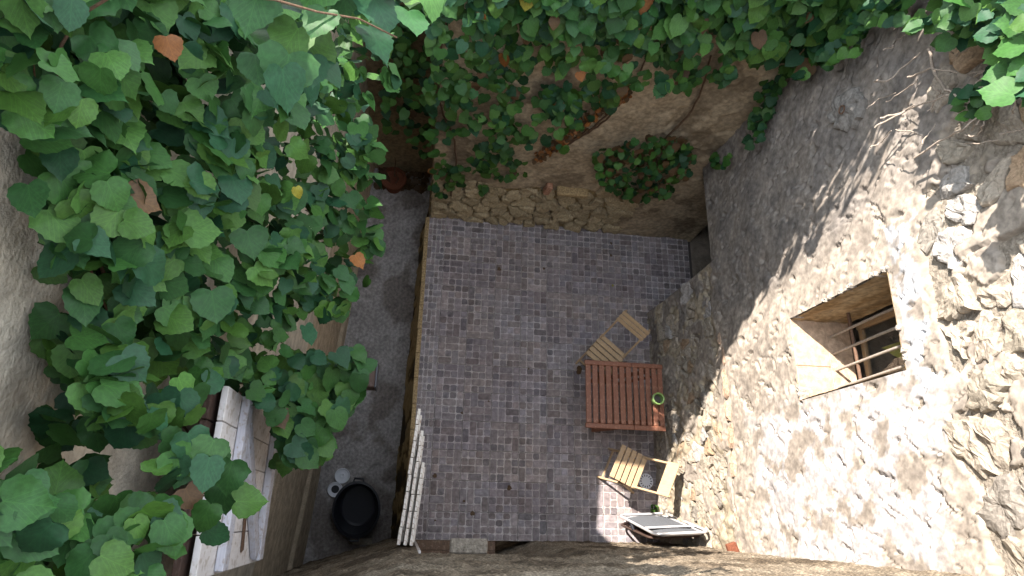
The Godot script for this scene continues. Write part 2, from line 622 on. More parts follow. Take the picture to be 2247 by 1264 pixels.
func tile_mesh(w: float, d: float) -> ArrayMesh:
	# a concrete paver w x d with the cobble pattern cast into it, corner at the origin
	var st := mb()
	var g := Color(0.54, 0.49, 0.48) * rng.randf_range(0.92, 1.06)
	st.set_color(g)
	var e := 0.0022
	bx(st, Vector3(w * 0.5, -0.018, d * 0.5), Vector3(w - 2 * e, 0.03, d - 2 * e), Basis.IDENTITY, 0.002)
	var n := 4
	var cw := w / n
	var cdp := d / n
	var used := {}
	for j in n:
		for i in n:
			if used.has([i, j]): continue
			var sx := 1
			var sy := 1
			var r := rng.randf()
			if r < 0.13 and i < n - 1 and not used.has([i + 1, j]): sx = 2
			elif r < 0.22 and j < n - 1: sy = 2
			for q in sx:
				for p in sy: used[[i + q, j + p]] = true
			var v := rng.randf()
			var k := rng.randf_range(0.27, 0.335)
			if v < 0.16: k = rng.randf_range(0.18, 0.22)
			elif v < 0.36: k = rng.randf_range(0.22, 0.27)
			elif v < 0.46: k = rng.randf_range(0.335, 0.39)
			var hue := rng.randf_range(-1, 1)
			var col := Color(k * (1.10 + 0.05 * hue), k * 0.96, k * (0.98 - 0.05 * hue))
			var gp := rng.randf_range(0.0025, 0.0055)
			var x0 := i * cw + gp + (0.002 if i == 0 else 0.0)
			var x1 := (i + sx) * cw - gp - (0.002 if i + sx == n else 0.0)
			var z0 := j * cdp + gp + (0.002 if j == 0 else 0.0)
			var z1 := (j + sy) * cdp - gp - (0.002 if j + sy == n else 0.0)
			var top := rng.randf_range(-0.0005, 0.0012)
			var c := 0.012
			var pts := []
			for q in [[x0 + c, z0], [(x0 + x1) * 0.5, z0], [x1 - c, z0], [x1, z0 + c], [x1, (z0 + z1) * 0.5], [x1, z1 - c], [x1 - c, z1], [(x0 + x1) * 0.5, z1], [x0 + c, z1], [x0, z1 - c], [x0, (z0 + z1) * 0.5], [x0, z0 + c]]:
				pts.append(Vector3(q[0] + rng.randf_range(-0.003, 0.003), 0, q[1] + rng.randf_range(-0.003, 0.003)))
			var mid := Vector3((x0 + x1) * 0.5, top + 0.0012, (z0 + z1) * 0.5)
			st.set_color(col)
			for t in 12:
				var a: Vector3 = pts[t]
				var b: Vector3 = pts[(t + 1) % 12]
				var at := a.lerp(mid, 0.08); at.y = top
				var bt := b.lerp(mid, 0.08); bt.y = top
				a.y = -0.0035; b.y = -0.0035
				var o := (a + b) * 0.5 - mid + Vector3.UP * 0.03
				tri(st, a, b, bt, o); tri(st, a, bt, at, o)
				tri(st, at, bt, mid, Vector3.UP)
	return st.commit()

func build_patio():
	var patio := Node3D.new()
	patio.name = "patio"
	add_child(patio)
	tag(patio, "courtyard floor of mauve grey pavers cast with a cobble pattern", "", "", "structure")
	box("bedding", Vector3(1.78, -0.26, -1.77), Vector3(3.44, 0.44, 3.98), M.bed, patio)
	var full := []
	for i in 14: full.append(tile_mesh(PITCH, PITCH))
	var x0 := 0.055
	var xs := [x0]
	var x := GX - 3 * PITCH
	while x < 3.4:
		if x > x0 + 0.04: xs.append(x)
		x += PITCH
	xs.append(3.45)
	var zs := [-3.56]
	var z := GZ - 10 * PITCH
	while z < 0.3:
		zs.append(z)
		z += PITCH
	zs = zs.filter(func(v): return v < 0.2)
	zs.append(0.236)
	for j in zs.size() - 1:
		for i in xs.size() - 1:
			var w: float = xs[i + 1] - xs[i]
			var d: float = zs[j + 1] - zs[j]
			if xs[i] > 2.85 and (zs[j] > -2.35): continue
			if w < 0.03 or d < 0.03: continue
			var o: MeshInstance3D
			if abs(w - PITCH) < 0.002 and abs(d - PITCH) < 0.002:
				o = mesh_node("tile", full[rng.randi() % full.size()], M.tiles[rng.randi() % 5], patio)
				var q := rng.randi() % 4
				o.transform = Transform3D(Basis(Vector3.UP, q * PI / 2), Vector3.ZERO)
				var off := Vector3(PITCH / 2, 0, PITCH / 2)
				o.position = Vector3(xs[i], 0, zs[j]) + off - o.basis * off
			else:
				o = mesh_node("tile", tile_mesh(w, d), M.tile, patio, Vector3(xs[i], 0, zs[j]))
			o.position.y = rng.randf_range(-0.0012, 0.0012)
	# earth gone solid with moss along the joints to the walls
	var ground := box("ground", Vector3(0, -2.6, 0), Vector3(240, 0.4, 240), M.earth, self)
	tag(ground, "bare earth under and round the houses", "", "", "structure")

# ------------------------------------------------------------------ the sunken gully beside the yard
func gully_h(z: float) -> float:
	return -1.5 + (0.3 - z) * (1.05 / 4.6)

func wall_x(z: float) -> float:                 # face of the house on the left
	return -0.72 - (z + 4.3) * 0.100

func build_gully():
	var f := func(a: float, b: float) -> Vector4:
		var x := -1.45 + a
		var z := -4.6 + b
		var p := nz.get_noise_2d(x * 1.6 + 40, z * 1.6)
		var q := nf.get_noise_2d(x * 2.2, z * 2.2)
		var k: float = 0.43 + 0.12 * q
		var c := Vector3(k * 1.03, k * 0.95, k * 0.91)
		if p > 0.08: c = c.lerp(Vector3(0.16, 0.125, 0.10), clamp((p - 0.08) * 5.0, 0, 0.6))
		var m := nf.get_noise_2d(x * 7.0 + 9, z * 7.0)
		if m > 0.3: c *= 0.72
		return Vector4(c.x, c.y, c.z, gully_h(z) + 0.012 * q)
	var g := relief("gully_floor", self, Vector3(-1.45, 0, -4.6), Vector3.RIGHT, Vector3.BACK, Vector3.UP, 1.6, 5.5, 0.035, f, no_hole, M.concrete)
	tag(g, "stained grey concrete floor of the sunken gully", "", "", "structure")
	# the face that holds the yard up, leaning out towards its foot
	var t := thing("retaining_wall", "mossy yellow brown retaining wall along the left side of the yard", "wall", Vector3(-0.1, -1.5, -1.6))
	var fw := func(a: float, b: float) -> Vector4:
		var z := -3.6 + a
		var h := -1.75 + b
		var p := nz.get_noise_2d(z * 2.2, h * 0.8 + 7)
		var q := nf.get_noise_2d(z * 5.0, h * 2.0)
		var c := Vector3(0.15, 0.105, 0.045)
		if p + 0.4 * q > 0.02: c = Vector3(0.48, 0.36, 0.18)
		elif p < -0.2: c = Vector3(0.075, 0.055, 0.03)
		c *= 1.0 + 0.25 * q
		return Vector4(c.x, c.y, c.z, 0.012 * q + (0.012 if p + 0.4 * q > 0.02 else 0.0))
	var v := Vector3(0.125, 1.0, 0).normalized()
	relief("wall_face", t, Vector3(0.045 - 0.125 * 1.752, -1.75, -3.6) - t.position, Vector3.BACK, v, Vector3(-1, 0.125, 0).normalized(), 3.95, 1.755, 0.03, fw, no_hole, M.plaster)
	var st := mb()
	for i in 13:
		var z := -3.5 + i * 0.29
		bx(st, Vector3(0.032 + 0.006 * nf.get_noise_1d(i * 40.0), -0.012, z + 0.14), Vector3(0.05, 0.03, 0.285), Basis(Vector3.UP, 0.03 * nf.get_noise_1d(i * 70.0)), 0.006)
	obj("coping", st, M.ochre, t, -t.position)

# ------------------------------------------------------------------ the stone house on the right
const RX := 2.87
const DOOR := [-3.70, -2.45, 1.70]               # z from, z to, head
const WIN := [-1.503, -0.864, 2.87, 3.937]

func stone_col(k := 1.0) -> Color:
	var r := rng.randf()
	var c := Color(0.43, 0.37, 0.295)
	if r < 0.22: c = Color(0.50, 0.43, 0.345)
	elif r < 0.40: c = Color(0.35, 0.31, 0.265)
	elif r < 0.47: c = Color(0.46, 0.33, 0.22)
	elif r < 0.62: c = Color(0.47, 0.435, 0.40)
	var s := rng.randf_range(0.85, 1.12) * k
	return Color(c.r * s, c.g * s, c.b * s)

func rubble_edge(z: float) -> float:
	return 4.20 + 0.16 * nz.get_noise_1d(z * 1.7 + 5.0) + (0.25 if z < -2.0 else 0.0)

func base_edge(z: float) -> float:
	return 1.66 + 0.20 * nz.get_noise_1d(z * 2.0 + 50.0)

func right_f(a: float, b: float) -> Vector4:
	var z := -4.3 + a
	var h := b
	var n1 := nz.get_noise_2d(z, h)
	var n2 := nz.get_noise_2d(z * 3.1 + 20, h * 3.1)
	var n3 := nc.get_noise_2d(z * 4.0, h * 4.0)
	var n4 := nc.get_noise_2d(z * 6.0 + 70, h * 4.0)
	var c := Vector3(0.50, 0.435, 0.365)
	c = c.lerp(Vector3(0.42, 0.355, 0.29), clamp(0.5 + 1.3 * n2, 0, 1) * 0.7)
	# limewash left in patches below and beside the window
	var lw: float = smoothstep(-1.15, -0.75, z + 0.35 * n1) * smoothstep(1.95, 2.35, h + 0.4 * n2) * (1.0 - smoothstep(3.9, 4.25, h + 0.3 * n1))
	if n2 + 0.5 * n3 > -0.22: c = c.lerp(Vector3(0.57, 0.54, 0.535), lw * 0.85)
	# grey cement patch down the right of the window
	if h > 3.98 and h < 4.14 + 0.3 * n2 + 0.2 * n3 and z > -1.8 + 0.3 * n1 and z < -0.75 + 0.3 * n2: c = Vector3(0.56, 0.57, 0.59)
	# grey weathering with brown runs, plus shade painted into the colour, towards the far corner
	var shade_grey: float = smoothstep(-1.7, -2.1, z + 0.3 * n1)
	c = c.lerp(Vector3(0.27, 0.24, 0.215), shade_grey * clamp(0.7 + 0.8 * n2, 0, 1))
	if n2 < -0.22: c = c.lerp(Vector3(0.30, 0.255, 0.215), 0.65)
	c *= 1.0 + 0.22 * n3
	var d := 0.018 * n1 + 0.007 * n2 + 0.0025 * n3
	# pits and flakes
	if n4 > 0.42: d -= 0.022 * smoothstep(0.42, 0.52, n4)
	if n3 > 0.36 and n2 > 0.05: d -= 0.012
	var ck: float = abs(ns.get_noise_2d(z * 1.1 + 140, h * 0.8) + 0.05 * n3)
	if n1 > 0.0: d -= 0.020 * smoothstep(0.012, 0.004, ck)
	ck = abs(ns.get_noise_2d(z * 2.2 + 340, h * 1.3) + 0.08 * n3)
	if h > 3.5 + n1: d -= 0.022 * smoothstep(0.022, 0.008, ck)
	d += 0.02 * nz.get_noise_2d(z * 0.8 + 400, h * 0.8)
	# old plaster breaks off above, and below over the rubble
	var up := h - rubble_edge(z)
	var skin := nz.get_noise_2d(z * 1.5 + 220, h * 1.5)
	if up > 0 and skin < 0.10:
		d -= (0.048 - 0.05 * n2) * smoothstep(0.0, 0.06, up) * smoothstep(0.10, 0.05, skin)
		c = Vector3(0.42, 0.36, 0.29) * (1.0 + 0.3 * n3)
	var dn := base_edge(z) - h
	var cover := nz.get_noise_2d(z * 1.9 + 80, h * 1.9)
	if dn > 0 and cover < 0.1:
		d -= (0.022 - 0.05 * n2) * smoothstep(0.0, 0.06, dn) * smoothstep(0.1, 0.05, cover)
		c = Vector3(0.46, 0.385, 0.28) * (1.0 + 0.3 * n3)
	# lower part leans out a little
	d += 0.05 * smoothstep(1.5, 0.0, h)
	for e in [[DOOR[0], DOOR[1], -1.0, DOOR[2]], [WIN[0], WIN[1], WIN[2], WIN[3]]]:
		var dist: float = max(max(e[0] - z, z - e[1]), max(e[2] - h, h - e[3]))
		if dist < 0.02: d *= clamp(dist / 0.02, 0.25, 1)
	return Vector4(c.x, c.y, c.z, d)

func right_hole(a: float, b: float) -> bool:
	var z := -4.3 + a
	return (z > DOOR[0] and z < DOOR[1] and b < DOOR[2]) or (z > WIN[0] and z < WIN[1] and b > WIN[2] and b < WIN[3])

func build_right_house():
	var t := thing("stone_house", "old stone house wall of flaking plaster with barred window and low dark doorway", "house", Vector3(3.1, 0, -1.6))
	var off := -t.position
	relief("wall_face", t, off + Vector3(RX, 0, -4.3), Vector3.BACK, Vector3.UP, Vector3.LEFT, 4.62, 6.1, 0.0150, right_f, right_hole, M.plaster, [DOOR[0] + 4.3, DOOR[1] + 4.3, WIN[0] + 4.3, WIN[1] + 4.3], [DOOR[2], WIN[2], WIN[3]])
	# the thickness of the wall round the two openings, and the rooms behind
	var st := mb()
	var zz := [-4.3, DOOR[0], DOOR[1], WIN[0], WIN[1], 0.5]
	var xa := RX + 0.03
	var xb := RX + 0.50
	for i in 5:
		var z0: float = zz[i]
		var z1: float = zz[i + 1]
		var parts := [[-0.6, 6.1]]
		if i == 1: parts = [[DOOR[2], 6.1]]
		if i == 3: parts = [[-0.6, WIN[2] - 0.02], [WIN[3], 6.1]]
		for p in parts: bx(st, off + Vector3((xa + xb) / 2, (p[0] + p[1]) / 2, (z0 + z1) / 2), Vector3(xb - xa, p[1] - p[0], z1 - z0), Basis.IDENTITY, 0.0)
	obj("wall_core", st, M.core, t)
	st = mb()
	bx(st, off + Vector3(5.4, 2.8, -1.9), Vector3(0.2, 6.8, 5.2), Basis.IDENTITY, 0.0)
	bx(st, off + Vector3(4.38, 2.8, -4.4), Vector3(1.9, 6.8, 0.2), Basis.IDENTITY, 0.0)
	bx(st, off + Vector3(4.38, 2.8, 0.6), Vector3(1.9, 6.8, 0.2), Basis.IDENTITY, 0.0)
	bx(st, off + Vector3(4.38, -0.2, -1.9), Vector3(1.9, 0.3, 4.8), Basis.IDENTITY, 0.0)
	bx(st, off + Vector3(4.38, 2.35, -1.9), Vector3(1.9, 0.2, 4.8), Basis.IDENTITY, 0.0)
	obj("room", st, M.room, t)
	box("roof", off + Vector3(4.2, 6.28, -1.9), Vector3(2.7, 0.3, 5.4), M.terracotta, t)
	# doorway: lintel slab and the flush inner faces
	box("lintel", off + Vector3(RX + 0.12, DOOR[2] - 0.03, (DOOR[0] + DOOR[1]) / 2), Vector3(0.19, 0.06, DOOR[1] - DOOR[0] - 0.204), M.core, t, Basis.IDENTITY, 0.01)
	# window: sill of two slabs, plastered cheeks, head
	var win := Node3D.new()
	win.name = "window"
	t.add_child(win, true)
	win.position = off + Vector3(RX, WIN[2], (WIN[0] + WIN[1]) / 2)
	var wo := -Vector3(RX, WIN[2], (WIN[0] + WIN[1]) / 2)
	var wl: float = WIN[1] - WIN[0]
	box("sill", wo + Vector3(RX + 0.145, WIN[2] - 0.012, WIN[0] + wl * 0.29), Vector3(0.29, 0.024, wl * 0.575), M.sill, win, Basis.IDENTITY, 0.004)
	box("sill", wo + Vector3(RX + 0.145, WIN[2] - 0.013, WIN[0] + wl * 0.79), Vector3(0.29, 0.026, wl * 0.415), M.sill, win, Basis.IDENTITY, 0.004)
	box("sill", wo + Vector3(RX + 0.395, WIN[2] - 0.014, WIN[0] + wl * 0.5), Vector3(0.205, 0.024, wl - 0.004), M.sill, win, Basis.IDENTITY, 0.004)
	var cheek := func(a: float, b: float) -> Vector4:
		var p := nz.get_noise_2d(a * 2.5, b * 6.0)
		var q := nf.get_noise_2d(a * 6.0, b * 9.0)
		var c := Vector3(0.56, 0.45, 0.30).lerp(Vector3(0.42, 0.30, 0.17), clamp(0.5 + 2.0 * p, 0, 1)) * (1.0 + 0.25 * q)
		return Vector4(c.x, c.y, c.z, 0.008 + 0.012 * p + 0.006 * q)
	var ch: float = WIN[3] - WIN[2]
	relief("jamb", win, wo + Vector3(RX + 0.004, WIN[2], WIN[0]), Vector3.UP, Vector3.RIGHT, Vector3.BACK, ch, 0.49, 0.03, cheek, no_hole, M.plaster)
	relief("jamb", win, wo + Vector3(RX + 0.004, WIN[2], WIN[1]), Vector3.UP, Vector3.RIGHT, Vector3.FORWARD, ch, 0.49, 0.03, cheek, no_hole, M.plaster)
	relief("head", win, wo + Vector3(RX + 0.004, WIN[3], WIN[0]), Vector3.BACK, Vector3.RIGHT, Vector3.DOWN, wl, 0.49, 0.03, cheek, no_hole, M.plaster)
	for k in 16:
		var hc := rng.randf_range(WIN[2], WIN[3])
		var ez: float = WIN[0] - 0.008
		if k > 10:
			ez = rng.randf_range(WIN[0], WIN[1]); hc = WIN[2] - 0.012 if k % 2 == 0 else WIN[3] + 0.01
		var cp := PackedVector2Array()
		for j in 6: cp.append(Vector2(ez, hc) + Vector2(cos(TAU * j / 6), sin(TAU * j / 6)) * rng.randf_range(0.014, 0.034))
		stone("stone", cp, 0.0, rng.randf_range(0.008, 0.02), off + Vector3(RX + 0.004, 0, 0), Vector3.BACK, Vector3.UP, Vector3.LEFT, Color(0.52, 0.47, 0.41), M.stone, t)
	# grille: one cross rail and four uprights
	st = mb()
	tube(st, [wo + Vector3(3.2, 3.105, WIN[0] - 0.02), wo + Vector3(3.202, 3.11, -1.2), wo + Vector3(3.2, 3.12, WIN[1] + 0.02)], 0.013, 0.013, 8)
	obj("rail", st, M.rust, win)
	for z in [-1.385, -1.25, -1.12, -0.985]:
		st = mb()
		tube(st, [wo + Vector3(3.2, WIN[2] - 0.01, z + 0.01), wo + Vector3(3.188, 3.4, z), wo + Vector3(3.2, WIN[3] + 0.01, z - 0.01)], 0.011, 0.011, 8)
		obj("bar", st, M.bar_paint, win)
	# casement behind it
	st = mb()
	for z in [WIN[0] + 0.04, WIN[1] - 0.04]:
		bar(st, wo + Vector3(3.45, WIN[2] + 0.0, z), wo + Vector3(3.45, WIN[3], z), 0.04, 0.04, Vector3.RIGHT)
	for h in [WIN[2] + 0.03, WIN[3] - 0.03]:
		bar(st, wo + Vector3(3.452, h, WIN[0] + 0.01), wo + Vector3(3.452, h, WIN[1] - 0.01), 0.034, 0.04)
	obj("casement", st, M.grey_wood, win)
	box("pane", wo + Vector3(3.455, (WIN[2] + WIN[3]) / 2, (WIN[0] + WIN[1]) / 2), Vector3(0.004, ch - 0.08, wl - 0.12), M.glass, win, Basis.IDENTITY, 0.0)
	# rubble laid bare at the top of the wall
	var sd := scatter(Vector2(-3.2, 4.15), Vector2(0.3, 6.05), Vector2(0.25, 0.16), 0.5)
	var cl := cells(sd, Vector2(-3.3, 4.1), Vector2(0.32, 6.08))
	for i in sd.size():
		var s: Vector2 = sd[i]
		if s.y < rubble_edge(s.x) + 0.05: continue
		if nz.get_noise_2d(s.x * 1.5 + 220, s.y * 1.5) > 0.12: continue
		stone("stone", cl[i], rng.randf_range(0.004, 0.016), rng.randf_range(0.012, 0.05), off + Vector3(RX + 0.022, 0, 0), Vector3.BACK, Vector3.UP, Vector3.LEFT, stone_col(), M.stone, t)
	# and at its foot
	sd = scatter(Vector2(-2.42, 0.0), Vector2(0.25, 1.75), Vector2(0.20, 0.12), 0.5)
	cl = cells(sd, Vector2(-2.44, 0.0), Vector2(0.26, 1.8))
	for i in sd.size():
		var s: Vector2 = sd[i]
		if s.y > base_edge(s.x) - 0.06: continue
		if nz.get_noise_2d(s.x * 1.9 + 80, s.y * 1.9) > 0.08: continue
		var lean := 0.05 * smoothstep(1.5, 0.0, s.y)
		stone("stone", cl[i], rng.randf_range(0.003, 0.012), rng.randf_range(0.004, 0.026), off + Vector3(RX + 0.018 - lean, 0, 0), Vector3.BACK, Vector3.UP, Vector3.LEFT, stone_col(0.95), M.stone, t)
	# a levelling course of flat bricks between the two
	var z := -1.95
	while z < 0.1:
		var l := rng.randf_range(0.12, 0.30)
		if rng.randf() < 0.6:
			var hh := rng.randf_range(0.035, 0.085)
			var q := PackedVector2Array([Vector2(z, -hh / 2), Vector2(z + l - 0.02, -hh / 2 + rng.randf_range(-0.01, 0.01)), Vector2(z + l - 0.025, hh / 2), Vector2(z + 0.01, hh / 2 + rng.randf_range(-0.01, 0.01))])
			stone("brick", q, 0.0, rng.randf_range(0.008, 0.02), off + Vector3(RX + 0.002, 1.74 + 0.09 * nz.get_noise_1d(z * 2.0) + rng.randf_range(-0.04, 0.04), 0), Vector3.BACK, Vector3.UP, Vector3.LEFT, Color(0.52, 0.37, 0.265) * rng.randf_range(0.85, 1.1), M.stone, t)
		z += l
	# a round boss of mortar with a rusty ring bolt
	var pts := PackedVector2Array()
	for k in 9: pts.append(Vector2(-2.72, 3.88) + Vector2(cos(TAU * k / 9), sin(TAU * k / 9)) * Vector2(0.15, 0.17) * rng.randf_range(0.85, 1.1))
	stone("stone", pts, 0.0, 0.05, off + Vector3(RX, 0, 0), Vector3.BACK, Vector3.UP, Vector3.LEFT, Color(0.30, 0.275, 0.25), M.stone, t)
	var ring := []
	for k in 12: ring.append(Vector3(RX - 0.075, 3.90 + 0.028 * cos(TAU * k / 12), -2.70 + 0.028 * sin(TAU * k / 12)))
	st = mb()
	for k in 12: ring[k] += off
	tube(st, ring, 0.006, 0.006, 6, true)
	obj("ring_bolt", st, M.rust, t)
	# something green hung behind the glass
	var cloth := thing("green_cloth", "yellow green cloth hanging behind the bars of the small window", "cloth", Vector3(3.53, 2.98, -1.2))
	st = mb()
	for i in 6:
		var z0 := -0.08 + i * 0.03
		var xw := 0.012 * sin(i * 1.7)
		var xw2 := 0.012 * sin((i + 1) * 1.7)
		var lo0 := 0.04 * i
		var lo1 := 0.04 * (i + 1)
		quad(st, Vector3(xw, lo0, z0), Vector3(xw2, lo1, z0 + 0.03), Vector3(xw2 + 0.004, 0.3, z0 + 0.03), Vector3(xw + 0.004, 0.3, z0), Vector3.LEFT)
		quad(st, Vector3(xw + 0.004, lo0, z0), Vector3(xw2 + 0.004, lo1, z0 + 0.03), Vector3(xw2 + 0.008, 0.3, z0 + 0.03), Vector3(xw + 0.008, 0.3, z0), Vector3.RIGHT)
	obj("cloth", st, M.green_cloth, cloth)
	st = mb()
	tube(st, [Vector3(0.004, 0.3, WIN[0] + 1.2 - 0.1), Vector3(0.004, 0.3, WIN[1] + 1.2 + 0.1)], 0.006, 0.006, 6)
	obj("rod", st, M.rust, cloth)

# ------------------------------------------------------------------ the garden wall at the back
const BZ := -3.5
func back_edge(x: float) -> float:                # where plaster gives way to bare stone
	return 0.98 + 0.16 * nz.get_noise_1d(x * 1.6 + 3.0) + 0.05 * nf.get_noise_1d(x * 9.0)

func back_f(a: float, b: float) -> Vector4:
	var x := 0.05 + a
	var h := -0.1 + b
	var n1 := nz.get_noise_2d(x + 60, h)
	var n2 := nz.get_noise_2d(x * 3.0 + 11, h * 3.0)
	var n3 := nf.get_noise_2d(x * 4.0, h * 4.0 + 70)
	var c := Vector3(0.56, 0.45, 0.31).lerp(Vector3(0.46, 0.36, 0.24), clamp(0.5 + 1.4 * n2, 0, 1))
	c *= 1.0 + 0.2 * n3
	if n1 < -0.25: c = c.lerp(Vector3(0.20, 0.15, 0.10), 0.6)
	var d := 0.025 * n1 + 0.012 * n2 + 0.006 * n3
	var dn := back_edge(x) - h
	if dn > 0 and x < 2.35 + 0.2 * n2:
		d -= 0.035 * smoothstep(0.0, 0.05, dn)
		c = Vector3(0.36, 0.27, 0.14) * (1.0 + 0.3 * n3)
	if h > 1.3 and x > 2.2 and n2 > -0.1: d -= 0.02 * smoothstep(-0.1, 0.1, n2)
	return Vector4(c.x, c.y, c.z, d)

func build_back_wall():
	var t := thing("garden_wall", "tall ochre garden wall closing the far side of the yard, bare stone at its foot", "wall", Vector3(1.5, 0, -3.9))
	var off := -t.position
	relief("wall_face", t, off + Vector3(0.05, -0.1, BZ), Vector3.RIGHT, Vector3.UP, Vector3.BACK, 3.45, 4.6, 0.024, back_f, no_hole, M.plaster)
	var fe := func(a: float, b: float) -> Vector4:
		var q := nf.get_noise_2d(a * 4.0 + 5, b * 4.0)
		var p := nz.get_noise_2d(a * 2.0 + 5, b * 2.0)
		var c := Vector3(0.47, 0.36, 0.21).lerp(Vector3(0.33, 0.25, 0.15), clamp(0.5 + 1.5 * p, 0, 1)) * (1.0 + 0.2 * q)
		return Vector4(c.x, c.y, c.z, 0.02 * p + 0.008 * q)
	relief("wall_end", t, off + Vector3(0.045, -1.2, -4.4), Vector3.BACK, Vector3.UP, Vector3.LEFT, 0.9, 5.7, 0.04, fe, no_hole, M.plaster)
	relief("gully_end", t, off + Vector3(-1.1, -1.2, -4.36), Vector3.RIGHT, Vector3.UP, Vector3.BACK, 1.16, 5.7, 0.035, fe, no_hole, M.plaster)
	var st := mb()
	bx(st, off + Vector3(1.82, 1.4, -3.96), Vector3(3.46, 6.0, 0.84), Basis.IDENTITY, 0.0)
	bx(st, off + Vector3(-0.53, 1.4, -4.62), Vector3(1.2, 6.0, 0.46), Basis.IDENTITY, 0.0)
	obj("wall_core", st, M.core, t)
	var sd := scatter(Vector2(0.06, 0.0), Vector2(2.4, 1.15), Vector2(0.25, 0.135))
	var cl := cells(sd, Vector2(0.05, 0.0), Vector2(2.5, 1.2))
	for i in sd.size():
		var s: Vector2 = sd[i]
		if s.y > back_edge(s.x) - 0.04 or s.x > 2.35: continue
		var k := rng.randf_range(0.85, 1.2)
		stone("stone", cl[i], rng.randf_range(0.007, 0.018), rng.randf_range(0.012, 0.05), off + Vector3(0, 0, BZ - 0.02), Vector3.RIGHT, Vector3.UP, Vector3.BACK, Color(0.50 * k, 0.40 * k, 0.25 * k), M.stone, t)
	# one long slab sticking out under the plaster
	box("stone", off + Vector3(1.62, 1.04, BZ + 0.02), Vector3(0.36, 0.06, 0.14), M.ochre, t, Basis(Vector3.BACK, 0.04), 0.014)
	box("brick", off + Vector3(1.34, 1.03, BZ + 0.01), Vector3(0.07, 0.17, 0.10), M.brick, t, Basis(Vector3.BACK, -0.1), 0.01)

# ------------------------------------------------------------------ the house on the left
func left_top(z: float) -> float:
	if z > -1.65: return 6.3
	if z > -2.4: return lerp(4.0, 6.3, (z + 2.4) / 0.75)
	return 3.8 if z > -3.5 else 4.85

func build_left_house():
	var t := thing("plastered_house", "smooth beige plastered house wall behind the climbing vine", "house", Vector3(-1.3, -1.6, -0.4))
	var off := -t.position
	var u := Vector3(-0.100, 0, 1).normalized()
	var n := Vector3(1, 0, 0.100).normalized()
	var f := func(a: float, b: float) -> Vector4:
		var q := nf.get_noise_2d(a * 3.0 + 5, b * 3.0)
		var p := nz.get_noise_2d(a * 1.1 + 15, b * 1.1)
		var c := Vector3(0.68, 0.60, 0.48) * (1.0 + 0.12 * q + 0.18 * p)
		if b < 3.0: c = c.lerp(Vector3(0.68, 0.53, 0.36), 0.75)
		var d := 0.006 * p + 0.003 * q
		if b < 1.15: d += 0.035
		return Vector4(c.x, c.y, c.z, d)
	var hole := func(a: float, b: float) -> bool:
		return -1.8 + b > left_top(-4.7 + a)
	relief("wall_face", t, off + Vector3(wall_x(-4.7), -1.8, -4.7), u, Vector3.UP, n, 5.6, 8.1, 0.045, f, hole, M.smooth_plaster)
	var st := mb()
	var bs := Basis(u.cross(Vector3.UP).normalized() * -1.0, Vector3.UP, u)
	for q in [[-1.62, 0.95, 6.28], [-3.48, -1.62, 3.78], [-4.9, -3.48, 4.83]]:
		var zc: float = (q[0] + q[1]) / 2
		bx(st, off + Vector3(wall_x(zc) - 0.32, (q[2] - 2.2) / 2, zc), Vector3(0.6, q[2] + 2.2, q[1] - q[0]), bs, 0.0)
	obj("wall_core", st, M.core, t)
	box("cornice", off + Vector3(wall_x(-0.3) - 0.02, 6.36, -0.35), Vector3(0.75, 0.12, 2.62), M.terracotta, t, bs, 0.02)

# ------------------------------------------------------------------ the house the window belongs to
const FZ := 0.235
const FD := [0.12, 0.99, 2.6]
func facade_z(x: float) -> float:
	return FZ + (0.30 * -x if x < 0 else 0.0)

